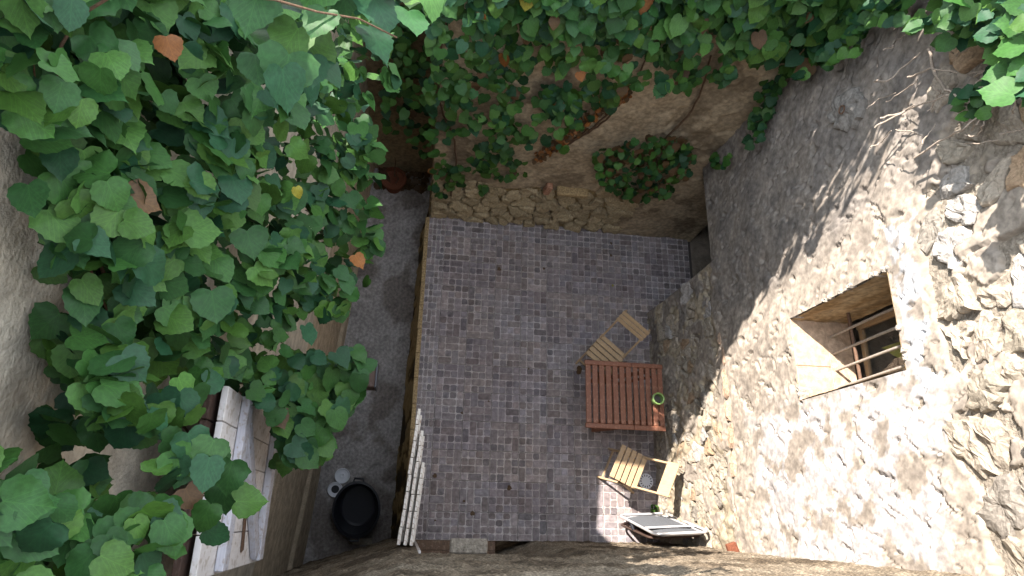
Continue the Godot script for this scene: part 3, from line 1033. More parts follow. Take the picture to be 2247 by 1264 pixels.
func build_facade():
	var t := thing("facade", "rough rendered house front under the window, with the doorway onto the yard", "house", Vector3(1.2, -1.6, 0.5))
	var off := -t.position
	var f := func(a: float, b: float) -> Vector4:
		var x := -1.5 + a
		var h := -1.8 + b
		var n1 := nz.get_noise_2d(x * 1.3, h * 1.3 + 33)
		var n2 := nf.get_noise_2d(x * 3.0, h * 3.0)
		var n3 := nc.get_noise_2d(x * 9.0, h * 5.0)
		var c := Vector3(0.54, 0.445, 0.33).lerp(Vector3(0.36, 0.275, 0.19), clamp(0.5 + 1.5 * n1, 0, 1)) * (1.0 + 0.25 * n2)
		if n1 + n2 * 0.5 > 0.3: c *= 0.6
		var d := 0.012 * n1 + 0.016 * n2 + 0.014 * n3
		c *= 1.0 + 0.5 * n3
		if x > FD[0] - 0.03 and x < FD[1] + 0.03 and h < FD[2] + 0.03: d = 0.0
		# render thrown back where the doorway's right cheek is splayed
		if h < FD[2] + 0.1 and x >= FD[1] - 0.03 and x < 1.40: d -= 0.16 * (1.0 - (x - FD[1]) / 0.41)
		if x < 0: d -= 0.30 * -x
		return Vector4(c.x, c.y, c.z, d)
	var hole := func(a: float, b: float) -> bool:
		var x := -1.5 + a
		var h := -1.8 + b
		return x > FD[0] and x < FD[1] and h > 0.0 and h < FD[2]
	relief("wall_face", t, off + Vector3(-1.5, -1.8, FZ), Vector3.RIGHT, Vector3.UP, Vector3.FORWARD, 4.7, 6.3, 0.0145, f, hole, M.render, [1.5 + FD[0], 1.5 + FD[1]], [1.8, 1.8 + FD[2]])
	var st := mb()
	for q in [[-1.5, FD[0], -2.2, 6.6], [FD[1], 3.2, -2.2, 6.6], [FD[0], FD[1], FD[2], 6.6], [FD[0], FD[1], -2.2, -0.06]]:
		var z0 := FZ + (0.48 if q[0] < 0 else (0.2 if q[0] == FD[1] else 0.03))
		bx(st, off + Vector3((q[0] + q[1]) / 2, (q[2] + q[3]) / 2, (z0 + 1.0) / 2), Vector3(q[1] - q[0], q[3] - q[2], 1.0 - z0), Basis.IDENTITY, 0.0)
	obj("wall_core", st, M.core, t)
	var door := Node3D.new()
	door.name = "door"
	t.add_child(door, true)
	var dof := off
	box("door_leaf", dof + Vector3(0.555, 1.31, 0.66), Vector3(0.86, 2.56, 0.05), M.brown_wood, door)
	for k in 4:
		box("floor_board", dof + Vector3(0.555, -0.012, 0.285 + 0.10 * k), Vector3(0.866, 0.035, 0.097), M.brown_wood, door, Basis.IDENTITY, 0.004)
	box("jamb", dof + Vector3(0.135, 1.0, 0.42), Vector3(0.03, 2.04, 0.35), M.white_paint, door)
	box("drip_ledge", dof + Vector3(0.46, 2.5, FZ - 0.045), Vector3(0.26, 0.05, 0.10), M.core, t, Basis(Vector3.RIGHT, -0.06), 0.01)
	box("brick", dof + Vector3(2.80, 1.72, FZ - 0.02), Vector3(0.09, 0.05, 0.10), M.terracotta, t, Basis(Vector3.UP, 0.3), 0.008)
# ------------------------------------------------------------------ climbing plants
func vine_distance(p: Vector2) -> float:
	# how far the leaf surface stands from the eye, read from the size the leaves show
	var K := [[100, 150, 1.62], [0, 1050, 1.5], [300, 1200, 1.65], [250, 500, 1.85], [250, 850, 1.95], [450, 400, 2.1], [600, 600, 2.45], [560, 200, 2.1], [780, 420, 3.2], [820, 540, 3.4], [700, 680, 3.2], [740, 850, 3.4], [660, 980, 3.6], [480, 980, 1.8], [520, 1060, 1.85], [780, 220, 3.1], [450, 700, 2.25], [590, 830, 3.1], [350, 980, 1.85]]
	var s := 0.0
	var w := 0.0
	for k in K:
		var d: float = 1.0 / (pow(p.distance_to(Vector2(k[0], k[1])) / 100.0, 3.0) + 0.05)
		s += k[2] * d; w += d
	return s / w

func build_left_vine():
	var t := thing("climbing_vine", "broad leaved climbing vine bulging from the beige house wall over the gully", "vine", Vector3(-1.0, 4.0, -1.0))
	var off := -t.position
	var main := PackedVector2Array([Vector2(-150, -250), Vector2(850, -250), Vector2(868, 150), Vector2(845, 300), Vector2(838, 400), Vector2(815, 440), Vector2(840, 500), Vector2(832, 560), Vector2(808, 640), Vector2(768, 690), Vector2(715, 700), Vector2(665, 740), Vector2(640, 790), Vector2(700, 800), Vector2(780, 775), Vector2(800, 805), Vector2(785, 870), Vector2(735, 930), Vector2(700, 1000), Vector2(685, 1030), Vector2(622, 1010), Vector2(612, 930), Vector2(560, 880), Vector2(480, 820), Vector2(445, 880), Vector2(435, 960), Vector2(395, 1120), Vector2(365, 1264), Vector2(350, 1400), Vector2(-150, 1400), Vector2(-150, 1010), Vector2(20, 1010), Vector2(90, 1060), Vector2(190, 1130), Vector2(245, 1000), Vector2(225, 930), Vector2(200, 830), Vector2(178, 720), Vector2(115, 560), Vector2(90, 470), Vector2(100, 400), Vector2(60, 300), Vector2(0, 220), Vector2(-150, 200)])
	var over := PackedVector2Array([Vector2(425, 930), Vector2(480, 960), Vector2(520, 1040), Vector2(555, 1100), Vector2(500, 1140), Vector2(470, 1180), Vector2(440, 1110)])
	var leaves := []
	var tries := 0
	while leaves.size() < 2700 and tries < 60000:
		tries += 1
		var p := Vector2(rng.randf_range(-150, 865), rng.randf_range(-250, 1400))
		if not inside(main, p): continue
		var d := vine_distance(p)
		if rng.randf() > clamp(pow(d / 3.4, 2.0), 0.14, 1.0): continue
		var hollow := nz.get_noise_2d(p.x * 0.0095, p.y * 0.0095) < -0.12
		var deep := 0.0
		if hollow and rng.randf() < 0.45: continue
		if rng.randf() < 0.45 or hollow: deep = rng.randf_range(0.12, 0.65)
		else: deep = rng.randf_range(-0.04, 0.05)
		var at := EYE + ray(p.x, p.y) * (d + deep * 0.8) + Vector3(-deep * 0.4, 0, 0)
		var lim := wall_x(at.z) + 0.06
		if at.x < lim: at.x = lim + rng.randf_range(0, 0.06)
		if at.x < -0.70 and at.x > -0.86 and at.z > -0.5 and at.y < 4.45: continue    # keep clear of the shutter
		var size := rng.randf_range(0.065, 0.112)
		if d > 2.8: size = rng.randf_range(0.06, 0.10)
		elif d < 1.75: size = rng.randf_range(0.06, 0.095)
		var n := Vector3(0.45, 0.8, -0.1) + rvec() * 0.75
		var tip := Vector3(0.25, -0.8, 0.45) + rvec() * 0.75
		var ci := green()
		var r := rng.randf()
		if r < 0.003: ci = 7
		leaves.append(leaf(at + off - tip.normalized() * size * 0.4, n, tip, size, ci, 1.0 if deep < 0.06 else 0.4))
	# shoots that hang free, close to the window: one at the top, one before the shutter
	var near := PackedVector2Array([Vector2(520, -160), Vector2(970, -160), Vector2(952, 45), Vector2(915, 110), Vector2(885, 80), Vector2(850, 140), Vector2(790, 120), Vector2(740, 160), Vector2(640, 230), Vector2(560, 170)])
	var strand := PackedVector2Array([Vector2(630, 790), Vector2(700, 785), Vector2(785, 775), Vector2(800, 800), Vector2(788, 860), Vector2(740, 930), Vector2(700, 1010), Vector2(640, 1020), Vector2(618, 960), Vector2(600, 880)])
	for q in [[near, 46, 1.55, 1.85], [over, 9, 1.75, 2.0], [strand, 190, 3.15, 3.5]]:
		var k := 0
		while k < q[1]:
			var p := Vector2(rng.randf_range(400, 980), rng.randf_range(-170, 1200))
			if not inside(q[0], p): continue
			k += 1
			var at := EYE + ray(p.x, p.y) * rng.randf_range(q[2], q[3])
			var size := rng.randf_range(0.075, 0.115)
			var tip := Vector3(0.1, -0.7, 0.6) + rvec() * 0.5
			leaves.append(leaf(at + off - tip.normalized() * size * 0.4, Vector3(0.3, 0.9, -0.05) + rvec() * 0.45, tip, size, green()))
	for q in [[365, 82, 1.95, 6, 0.065], [780, 562, 3.25, 6, 0.085], [606, 903, 3.1, 7, 0.10], [408, 1075, 1.9, 7, 0.07], [650, 412, 2.5, 5, 0.05], [62, 410, 1.7, 0, 0.08]]:
		leaves.append(leaf(EYE + ray(q[0], q[1]) * q[2] + off, Vector3(0.3, 0.9, 0) + rvec() * 0.3, Vector3(0.2, -0.6, 0.6), q[4], q[3]))
	foliage(t, leaves, 300)
	# woody stems up the wall and out to the bulge
	var roots := [[Vector3(-1.0, 4.9, -0.6), Vector3(-0.9, 5.6, -0.8), Vector3(-0.75, 6.0, -1.0), Vector3(-0.35, 6.1, -1.0), Vector3(-0.1, 5.98, -1.05)],
		[Vector3(-1.0, 3.0, -1.4), Vector3(-0.95, 3.8, -1.35), Vector3(-0.75, 4.3, -1.4), Vector3(-0.4, 4.35, -1.4)],
		[Vector3(-1.08, 2.6, -0.7), Vector3(-1.02, 4.0, -0.75), Vector3(-0.97, 5.0, -0.9), Vector3(-0.93, 6.0, -1.3)],
		[Vector3(-1.05, 3.3, -1.0), Vector3(-0.85, 3.7, -0.9), Vector3(-0.55, 3.8, -0.75), Vector3(-0.5, 3.65, -0.4)],
		[Vector3(-1.05, 3.5, -0.3), Vector3(-0.98, 4.4, -0.4), Vector3(-0.95, 5.4, -0.7), Vector3(-0.9, 6.1, -1.2)]]
	for r in roots:
		var c := Curve3D.new()
		for i in r.size():
			var g: Vector3 = (r[min(i + 1, r.size() - 1)] - r[max(i - 1, 0)]) * 0.2
			c.add_point(r[i] + off, -g, g)
		var pts := []
		var l := c.get_baked_length()
		for i in 22: pts.append(c.sample_baked(l * i / 21.0) + rvec() * 0.006)
		var st := mb()
		tube(st, pts, 0.0065, 0.002, 7)
		obj("stem", st, M.bark, t)

func wall_leaf(at: Vector3, n: Vector3, spread := 0.5, size := 0.105) -> Array:
	var s := size * rng.randf_range(0.7, 1.25)
	var tip := Vector3(0, -1, 0) + n * 0.35 + rvec() * 0.6
	var ci := green()
	var r := rng.randf()
	if r < 0.008: ci = 6
	elif r < 0.035: ci = 7
	elif r < 0.0355: ci = 5
	return leaf(at - tip.normalized() * s * 0.4, n + Vector3.UP * 0.75 + rvec() * spread, tip, s, ci)

func build_back_ivy():
	var t := thing("wall_ivy", "dark green ivy hanging down the ochre garden wall", "ivy", Vector3(1.4, 4.4, -3.6), 0.0, "")
	var off := -t.position
	var A := PackedVector2Array()
	for q in [[835, -20], [1830, -20], [1760, 80], [1690, 130], [1640, 150], [1600, 195], [1560, 185], [1530, 215], [1500, 200], [1440, 210], [1380, 195], [1345, 235], [1290, 280], [1235, 300], [1250, 345], [1190, 342], [1160, 388], [1090, 398], [1050, 430], [1000, 408], [985, 440], [945, 425], [935, 365], [925, 340], [890, 305], [860, 298], [835, 285]]: A.append(Vector2(q[0], q[1]))
	var B := PackedVector2Array()
	for q in [[1305, 340], [1400, 305], [1500, 300], [1530, 350], [1500, 400], [1450, 440], [1400, 445], [1340, 430], [1300, 380]]: B.append(Vector2(q[0], q[1]))
	var leaves := []
	var tries := 0
	while leaves.size() < 1350 and tries < 40000:
		tries += 1
		var p := Vector2(rng.randf_range(830, 1840), rng.randf_range(-20, 450))
		var inb := inside(B, p)
		if not (inside(A, p) or inb): continue
		if inb and rng.randf() < 0.1: continue
		if not inb and p.x > 960 and nz.get_noise_2d(p.x * 0.016 + 50, p.y * 0.016) < -0.16 and rng.randf() < 0.8: continue
		var h0 := on_z(p.x, p.y, BZ).y
		var bulge := 0.05 + 0.32 * smoothstep(0.8, 2.6, h0) * (0.55 + 0.9 * nz.get_noise_2d(p.x * 0.006, p.y * 0.006))
		if inb: bulge = 0.12
		if rng.randf() < 0.4: bulge *= rng.randf()
		var at := on_z(p.x, p.y, BZ + max(0.02, bulge + rng.randf_range(-0.05, 0.04)))
		if at.x > 2.8: continue
		if p.x < 940 and at.x < 0.05: at = on_z(p.x, p.y, rng.randf_range(-4.2, -3.55))
		var L := wall_leaf(at + off, Vector3(0, 0, 1), 0.65, 0.092 if not inb else 0.07)
		if inb and rng.randf() < 0.3: L[3] = 7
		leaves.append(L)
	for i in 330:
		var p := Vector2(rng.randf_range(1300, 1530), rng.randf_range(300, 445))
		if not inside(B, p): continue
		var L := wall_leaf(on_z(p.x, p.y, BZ + rng.randf_range(0.03, 0.26)) + off, Vector3(0, 0, 1), 0.7, 0.08)
		if rng.randf() < 0.25: L[3] = 7
		leaves.append(L)
	# dead leaves and brown runners along the slanting lower edge
	for i in 300:
		var f := rng.randf()
		var c := Vector2(1180, 352).lerp(Vector2(1385, 200), f) + Vector2(rng.randf_range(-16, 8), rng.randf_range(-14, 10))
		var at := on_z(c.x, c.y, BZ + rng.randf_range(0.01, 0.06))
		var L := wall_leaf(at + off, Vector3(0, 0, 1), 0.8, 0.045)
		L[3] = 7 if rng.randf() < 0.45 else 6
		leaves.append(L)
	# the part above the picture: over the coping, and a taller hump towards the right corner
	for i in 1500:
		var x := rng.randf_range(-0.75, 2.9)
		var h := rng.randf_range(3.7, 4.62)
		if x < 0.0 and h > 4.4: continue
		var z := BZ + rng.randf_range(0.02, 0.34)
		if h > 4.45: z = rng.randf_range(-4.3, -3.25)
		if x < 0.05: z = rng.randf_range(-4.34, -4.1)
		leaves.append(wall_leaf(Vector3(x, h, z) + off, Vector3(0, 0.4, 1), 0.6, 0.12))
	for i in 2600:
		var x := rng.randf_range(0.75, 3.0)
		var top := 4.6 + 1.25 * smoothstep(1.0, 1.5, x) + 0.25 * nz.get_noise_1d(x * 3.0)
		if x > 2.3: top -= 0.35 * (x - 2.3)
		var h := rng.randf_range(4.4, top)
		leaves.append(wall_leaf(Vector3(x, h, rng.randf_range(-4.0, -3.3)) + off, Vector3(0, 0.3, 1), 0.7, 0.135))
	for i in 420:
		leaves.append(wall_leaf(Vector3(rng.randf_range(-0.85, 0.95), rng.randf_range(4.2, 4.85), rng.randf_range(-4.3, -3.45)) + off, Vector3(0, 0.4, 1), 0.6, 0.13))
	foliage(t, leaves, 300)
	for q in [[[1178, 350], [1240, 318], [1300, 280], [1350, 235], [1390, 188], [1420, 120]], [[1200, 340], [1275, 300], [1330, 262], [1372, 205], [1380, 150]], [[990, 430], [1000, 330], [960, 200], [980, 40]], [[1410, 420], [1440, 330], [1520, 240], [1560, 120]]]:
		var pts := []
		for i in q.size(): pts.append(on_z(q[i][0], q[i][1], BZ + 0.03) + off)
		var c := Curve3D.new()
		for i in pts.size():
			var g: Vector3 = (pts[min(i + 1, pts.size() - 1)] - pts[max(i - 1, 0)]) * 0.2
			c.add_point(pts[i], -g, g)
		var w := []
		for i in 26: w.append(c.sample_baked(c.get_baked_length() * i / 25.0) + rvec() * 0.008)
		var st := mb()
		tube(st, w, 0.011, 0.007, 6)
		obj("stem", st, M.bark, t)

func build_right_creeper():
	var t := thing("wall_creeper", "sunlit creeper with bare twigs hanging over the top of the stone house wall", "creeper", Vector3(2.9, 5.2, -2.4))
	var off := -t.position
	var leaves := []
	var Z := [
		[[[1700, 130], [1740, 60], [1800, 0], [1900, 10], [1895, 80], [1880, 120], [1840, 140], [1770, 160], [1750, 190], [1725, 150]], 130, 0.08, 0.25],
		[[[1670, 130], [1735, 150], [1700, 230], [1660, 330], [1630, 330], [1660, 220]], 90, 0.03, 0.12],
		[[[1545, 338], [1620, 338], [1615, 368], [1550, 372]], 14, 0.03, 0.10],
		[[[1990, 60], [2060, -20], [2250, -20], [2250, 50], [2190, 80], [2120, 100], [2050, 90], [2020, 105]], 90, 0.25, 0.5],
		[[[2180, 100], [2270, 90], [2270, 240], [2205, 190]], 16, 0.25, 0.45],
		[[[2080, 200], [2170, 190], [2160, 255], [2110, 265]], 14, 0.12, 0.2],
		[[[1890, -20], [2010, -20], [1990, 50], [1900, 60]], 40, 0.1, 0.3]]
	for q in Z:
		var poly := PackedVector2Array()
		var lo := Vector2(1e9, 1e9)
		var hi := -lo
		for v in q[0]:
			var w := Vector2(v[0], v[1])
			poly.append(w); lo = lo.min(w); hi = hi.max(w)
		var k := 0
		while k < q[1]:
			var p := Vector2(rng.randf_range(lo.x, hi.x), rng.randf_range(lo.y, hi.y))
			if not inside(poly, p): continue
			k += 1
			var at := on_x(p.x, p.y, RX - rng.randf_range(q[2], q[3]))
			var L := wall_leaf(at + off, Vector3(-1, 0.2, 0.1), 0.6, 0.078)
			if L[3] > 4: L[3] = 2
			leaves.append(L)
	# the mass above the picture that shades the top of the wall
	for i in 420:
		var z := rng.randf_range(-3.3, -0.9)
		var h := rng.randf_range(5.25, 6.0)
		var L := wall_leaf(Vector3(RX - rng.randf_range(0.03, 0.5 if z < -1.7 else 0.25), h, z) + off, Vector3(-1, 0.4, 0), 0.6, 0.12)
		if L[3] > 4: L[3] = 2
		leaves.append(L)
	for i in 380:
		var w := rng.randf()
		var c := Vector3(2.75, 4.98, -2.55).lerp(Vector3(1.95, 5.75, -3.2), w)
		var L := wall_leaf(c + Vector3(rng.randf_range(-0.25, 0.25), rng.randf_range(-0.05, 0.4), rng.randf_range(-0.45, 0.5)) + off, Vector3(-0.6, 0.6, 0.3), 0.7, 0.10)
		if L[3] > 4: L[3] = 1
		leaves.append(L)
	foliage(t, leaves, 300)
	var T := [[[1918, 179], [1947, 177], [1986, 144], [2019, 115]], [[1918, 280], [1953, 263], [2002, 235], [2068, 214], [2097, 206]], [[1928, 259], [1973, 249], [2006, 230]], [[2035, 107], [2052, 160], [2076, 198], [2105, 214], [2138, 220]], [[2006, 346], [2080, 300], [2117, 280], [2175, 235]], [[2134, 169], [2167, 154], [2196, 136]], [[2144, 181], [2179, 156]], [[2089, 107], [2097, 78], [2113, 62]], [[2224, -10], [2222, 53], [2237, 74]], [[2222, 53], [2204, 78], [2171, 119]], [[1940, 109], [1961, 103]], [[2100, 120], [2130, 100], [2160, 60]], [[1990, 170], [2040, 150], [2100, 160]]]
	for k in 22:
		var p0 := Vector2(rng.randf_range(1900, 2230), rng.randf_range(70, 330))
		var dr := Vector2(rng.randf_range(0.3, 1.0), rng.randf_range(-0.9, 0.3)).normalized() * rng.randf_range(18, 45)
		T.append([[p0.x, p0.y], [p0.x + dr.x + rng.randf_range(-6, 6), p0.y + dr.y + rng.randf_range(-6, 6)], [p0.x + dr.x * 2.0, p0.y + dr.y * 2.0]])
	var i := 0
	for q in T:
		var w := []
		for k in q.size(): w.append(on_x(q[k][0], q[k][1], RX - 0.14 - 0.05 * sin(k * 2.0 + i)) + off)
		var pts := []
		for k in w.size() - 1:
			for s in 4: pts.append((w[k] as Vector3).lerp(w[k + 1], s / 4.0) + rvec() * 0.006)
		pts.append(w[-1])
		var st := mb()
		tube(st, pts, 0.009 if i in [3, 8] else (0.0065 if i < 13 else 0.004), 0.004 if i < 13 else 0.0025, 6)
		obj("twig", st, M.dry_bark, t)
		i += 1

# ------------------------------------------------------------------ shutters
func build_shutters():
	# upper window: white boards, two battens and a brace, standing open square to the front
	var t := thing("plank_shutter", "open white plank shutter with battens and diagonal brace beside the vine", "shutter", Vector3(-0.775, 3.18, -0.13))
	var zs := [-0.500, -0.352, -0.206, -0.058, 0.088, 0.250]
	for i in 5:
		var w: float = zs[i + 1] - zs[i] - 0.004
		box("plank", Vector3(0, 0.61 + rng.randf_range(-0.002, 0.002), (zs[i] + zs[i + 1]) / 2 + 0.13), Vector3(0.028, 1.22, w), M.white_paint, t, Basis.IDENTITY, 0.003)
	for h in [0.95, 0.23]:
		box("batten", Vector3(0.034, h, 0.0), Vector3(0.036, 0.085, 0.73), M.batten_paint, t, Basis.IDENTITY, 0.004)
	var st := mb()
	bar(st, Vector3(0.032, 0.88, -0.24), Vector3(0.032, 0.30, 0.33), 0.075, 0.030, Vector3.RIGHT)
	obj("brace", st, M.batten_paint, t)
	box("hinge_strap", Vector3(0.020, 0.58, 0.20), Vector3(0.007, 0.04, 0.22), M.rust, t, Basis(Vector3.RIGHT, 0.25))
	for i in 5:
		box("folded_leaf", Vector3(-0.052, 0.63, (zs[i] + zs[i + 1]) / 2 + 0.13), Vector3(0.028, 1.26, zs[i + 1] - zs[i] - 0.006), M.dark_wood, t)
	# the doorway's shutter: three worn leaves folded against each other
	var d := thing("folding_door_shutter", "worn white folding shutter of three plank leaves standing open at the yard door", "shutter", Vector3(0.0, 0, 0.21))
	var dir := Vector3(0.085, 0, -1).normalized()
	var bs := Basis(dir.cross(Vector3.UP).normalized(), Vector3.UP, -dir)
	var side := Vector3(1, 0, 0.085).normalized()
	for q in [[-0.018, 1.02, 2.05], [0.030, 0.86, 2.0], [0.073, 0.62, 1.96]]:
		var n := int(round(q[1] / 0.128))
		var w: float = q[1] / n
		var lf := Node3D.new()
		lf.name = "leaf_panel"
		d.add_child(lf, true)
		lf.position = side * q[0]
		for k in n:
			box("plank", dir * ((k + 0.5) * w) + Vector3.UP * (q[2] / 2 + 0.03 + rng.randf_range(-0.012, 0.006)) + side * rng.randf_range(-0.003, 0.003), Vector3(0.026, q[2] - 0.04, w - 0.005), M.worn_paint, lf, bs, 0.003)
		for h in [0.3, q[2] - 0.25]:
			box("batten", dir * (q[1] / 2) + Vector3.UP * h + side * 0.0205, Vector3(0.016, 0.08, q[1] - 0.04), M.worn_paint, lf, bs, 0.003)

# ------------------------------------------------------------------ furniture
func build_table():
	var t := thing("folding_table", "red brown slatted folding table with a hinged leaf", "table", Vector3(2.25, 0, -1.256), -0.006)
	var L := 0.88
	var W := 0.724
	var H := 0.715
	var x := -L / 2
	var split := x + L * 0.6
	for leafs in [[x, split - 0.0015, 7], [split + 0.0015, L / 2, 5]]:
		var w: float = (leafs[1] - leafs[0]) / leafs[2]
		for i in leafs[2]:
			box("slat", Vector3(leafs[0] + w * (i + 0.5), H - 0.0105, 0), Vector3(w - 0.018, 0.019, W - 0.106), M.red_wood, t, Basis.IDENTITY, 0.004)
		for s in [-1.0, 1.0]:
			box("rail", Vector3((leafs[0] + leafs[1]) / 2, H - 0.010, s * (W / 2 - 0.0265)), Vector3(leafs[1] - leafs[0], 0.022, 0.051), M.red_wood, t, Basis.IDENTITY, 0.005)
			box("apron", Vector3((leafs[0] + leafs[1]) / 2, H - 0.045, s * (W / 2 - 0.045)), Vector3(leafs[1] - leafs[0] - 0.05, 0.048, 0.02), M.red_wood, t, Basis.IDENTITY, 0.004)
	for s in [-1.0, 1.0]:
		for q in [[-0.33, 0.06], [0.30, -0.17]]:
			var st := mb()
			var z: float = s * (W / 2 - 0.075 - (0.026 if q[0] < 0 else 0.0))
			bar(st, Vector3(q[0], H - 0.06, z), Vector3(q[1], 0.0, z), 0.022, 0.046, Vector3.BACK)
			obj("leg", st, M.red_wood, t)
	for q in [[-0.31, H - 0.055], [0.05, 0.06], [-0.14, 0.06]]:
		box("stretcher", Vector3(q[0], q[1], 0), Vector3(0.04, 0.022, W - 0.16), M.red_wood, t, Basis.IDENTITY, 0.004)
	for s in [-1.0, 1.0]:
		var st := mb()
		bar(st, Vector3(0.06, 0.20, s * 0.22), Vector3(0.38, H - 0.045, s * 0.24), 0.03, 0.022)
		obj("leaf_support", st, M.red_wood, t)
	box("gate_rail", Vector3(0.38, H - 0.035, 0), Vector3(0.03, 0.024, 0.5), M.red_wood, t)
	# pot
	var p := thing("green_pot", "small green glazed pot on the red brown table", "pot", Vector3(2.578, 0.7145, -1.215))
	var st := mb()
	lathe(st, [Vector2(0.0, 0.0), Vector2(0.040, 0.0), Vector2(0.046, 0.004), Vector2(0.060, 0.055), Vector2(0.064, 0.095), Vector2(0.062, 0.112), Vector2(0.064, 0.120), Vector2(0.058, 0.122), Vector2(0.050, 0.117), Vector2(0.050, 0.10), Vector2(0.052, 0.05), Vector2(0.036, 0.012), Vector2(0.0, 0.010)], 32)
	obj("pot_body", st, M.green_glaze, p)
	st = mb()
	lathe(st, [Vector2(0.050, 0.052), Vector2(0.02, 0.056), Vector2(0.0, 0.054)], 20)
	obj("soil", st, M.bed, p)

func build_chair(called: String, label: String, at: Vector3, front: Vector3, board: bool, m: Material):
	var t := thing(called, label, "chair", at, atan2(front.x, front.z), "wooden folding chairs")
	var W := 0.37
	for i in 5:
		var z := 0.165 - i * 0.0655
		box("slat", Vector3(0, 0.44 - i * 0.002, z), Vector3(W, 0.016, 0.053), m, t, Basis(Vector3.RIGHT, 0.03), 0.004)
	var f := Vector3(0, 0, 0.20)
	var b := Vector3(0, 0.83, -0.36)
	for s in [-1.0, 1.0]:
		var st := mb()
		bar(st, f + Vector3(s * 0.172, 0, 0), b + Vector3(s * 0.165, 0, 0), 0.036, 0.02, Vector3.RIGHT)
		obj("stile", st, m, t)
		st = mb()
		bar(st, Vector3(s * 0.148, 0.405, 0.15), Vector3(s * 0.148, 0.0, -0.24), 0.036, 0.02, Vector3.RIGHT)
		obj("leg", st, m, t)
		st = mb()
		bar(st, Vector3(s * 0.148, 0.422, 0.19), Vector3(s * 0.148, 0.414, -0.13), 0.02, 0.022, Vector3.RIGHT)
		obj("seat_rail", st, m, t)
	var d := (b - f).normalized()
	var nrm := Vector3(0, 0.56, 0.83).normalized()
	nrm = (nrm - d * nrm.dot(d)).normalized()
	var bs := Basis(Vector3.RIGHT, d, nrm)
	if board:
		box("back_board", b - d * 0.085 + nrm * 0.022, Vector3(W - 0.01, 0.15, 0.016), m, t, bs, 0.005)
	else:
		for k in 3:
			box("back_slat", b - d * (0.03 + k * 0.054) + nrm * 0.02, Vector3(W, 0.044, 0.016), m, t, bs, 0.004)
	for q in [[f + (b - f) * 0.07, 0.324], [Vector3(0, 0.05, -0.19), 0.276]]:
		box("stretcher", q[0], Vector3(q[1], 0.022, 0.022), m, t, Basis.IDENTITY, 0.004)

var rc_x := Vector3(0.535, 0, -0.03)
var rc_up := Vector3(-0.045, 1.30, 0.19)

func rc(a: float, b: float, c := 0.0) -> Vector3:
	return Vector3(0, 0.02, 0) + rc_x * a + rc_up * b + rc_up.cross(rc_x).normalized() * c

func rc_frame(called: String, t: Node, a0: float, a1: float, b0: float, b1: float, c: float, r: float, rad: float, m: Material, c2: float):
	var pts := []
	for q in [[a1 - rad, b1 - rad, 0], [a0 + rad, b1 - rad, 1], [a0 + rad, b0 + rad, 2], [a1 - rad, b0 + rad, 3]]:
		for k in 6:
			var an: float = (q[2] + k / 5.0) * PI / 2
			var bb: float = q[1] + sin(an) * rad * 0.55
			pts.append(rc(q[0] + cos(an) * rad, bb, lerp(c, c2, (bb - b0) / (b1 - b0))))
	var st := mb()
	tube(st, pts, r, r, 9, true)
	obj(called, st, m, t)

func rc_panel(called: String, t: Node, b0: float, b1: float, c: float, m: Material):
	var st := mb()
	var n := rc_up.cross(rc_x).normalized()
	for i in 8:
		for j in 6:
			var v := []
			for q in [[i, j], [i + 1, j], [i + 1, j + 1], [i, j + 1]]:
				v.append(rc(0.085 + 0.83 * q[0] / 8.0, lerp(b0, b1, q[1] / 6.0), c + 0.012 * sin(PI * q[0] / 8.0)))
			quad(st, v[0], v[1], v[2], v[3], n)
			quad(st, v[0] - n * 0.004, v[1] - n * 0.004, v[2] - n * 0.004, v[3] - n * 0.004, -n)
	obj(called, st, m, t)

func build_recliner():
	# folded garden chair stood on edge against the house front
	var t := thing("folded_recliner", "folded pale framed garden recliner with grey mesh leaning against the house front", "garden chair", Vector3(2.34, 0, -0.03))
	rc_frame("frame", t, 0.0, 1.0, 0.0, 1.0, 0.03, 0.0135, 0.13, M.alu, 0.03)
	rc_frame("inner_frame", t, 0.06, 0.94, 0.06, 0.97, 0.012, 0.010, 0.12, M.alu, 0.012)
	rc_frame("leg_frame", t, 0.02, 0.98, -0.01, 0.86, -0.07, 0.012, 0.12, M.dark_wood, -0.03)
	rc_panel("mesh_seat", t, 0.10, 0.66, 0.012, M.mesh_fabric)
	rc_panel("mesh_headrest", t, 0.72, 0.93, 0.012, M.mesh_fabric)
	rc_panel("under_panel", t, 0.06, 0.80, -0.045, M.brown_fabric)
	var st := mb()
	tube(st, [rc(0.03, 0.69, 0.032), rc(0.97, 0.69, 0.032)], 0.012, 0.012, 8)
	obj("crossbar", st, M.alu, t)
	for q in [[0.0, 0.36], [1.0, 0.16]]:
		st = mb()
		tube(st, [rc(q[0], q[1], 0.03), rc(lerp(q[0], 0.5, 0.04), q[1] + 0.02, 0.0), rc(lerp(q[0], 0.5, 0.04), q[1] + 0.06, -0.05)], 0.018, 0.018, 8)
		obj("hinge", st, M.black_plastic, t)

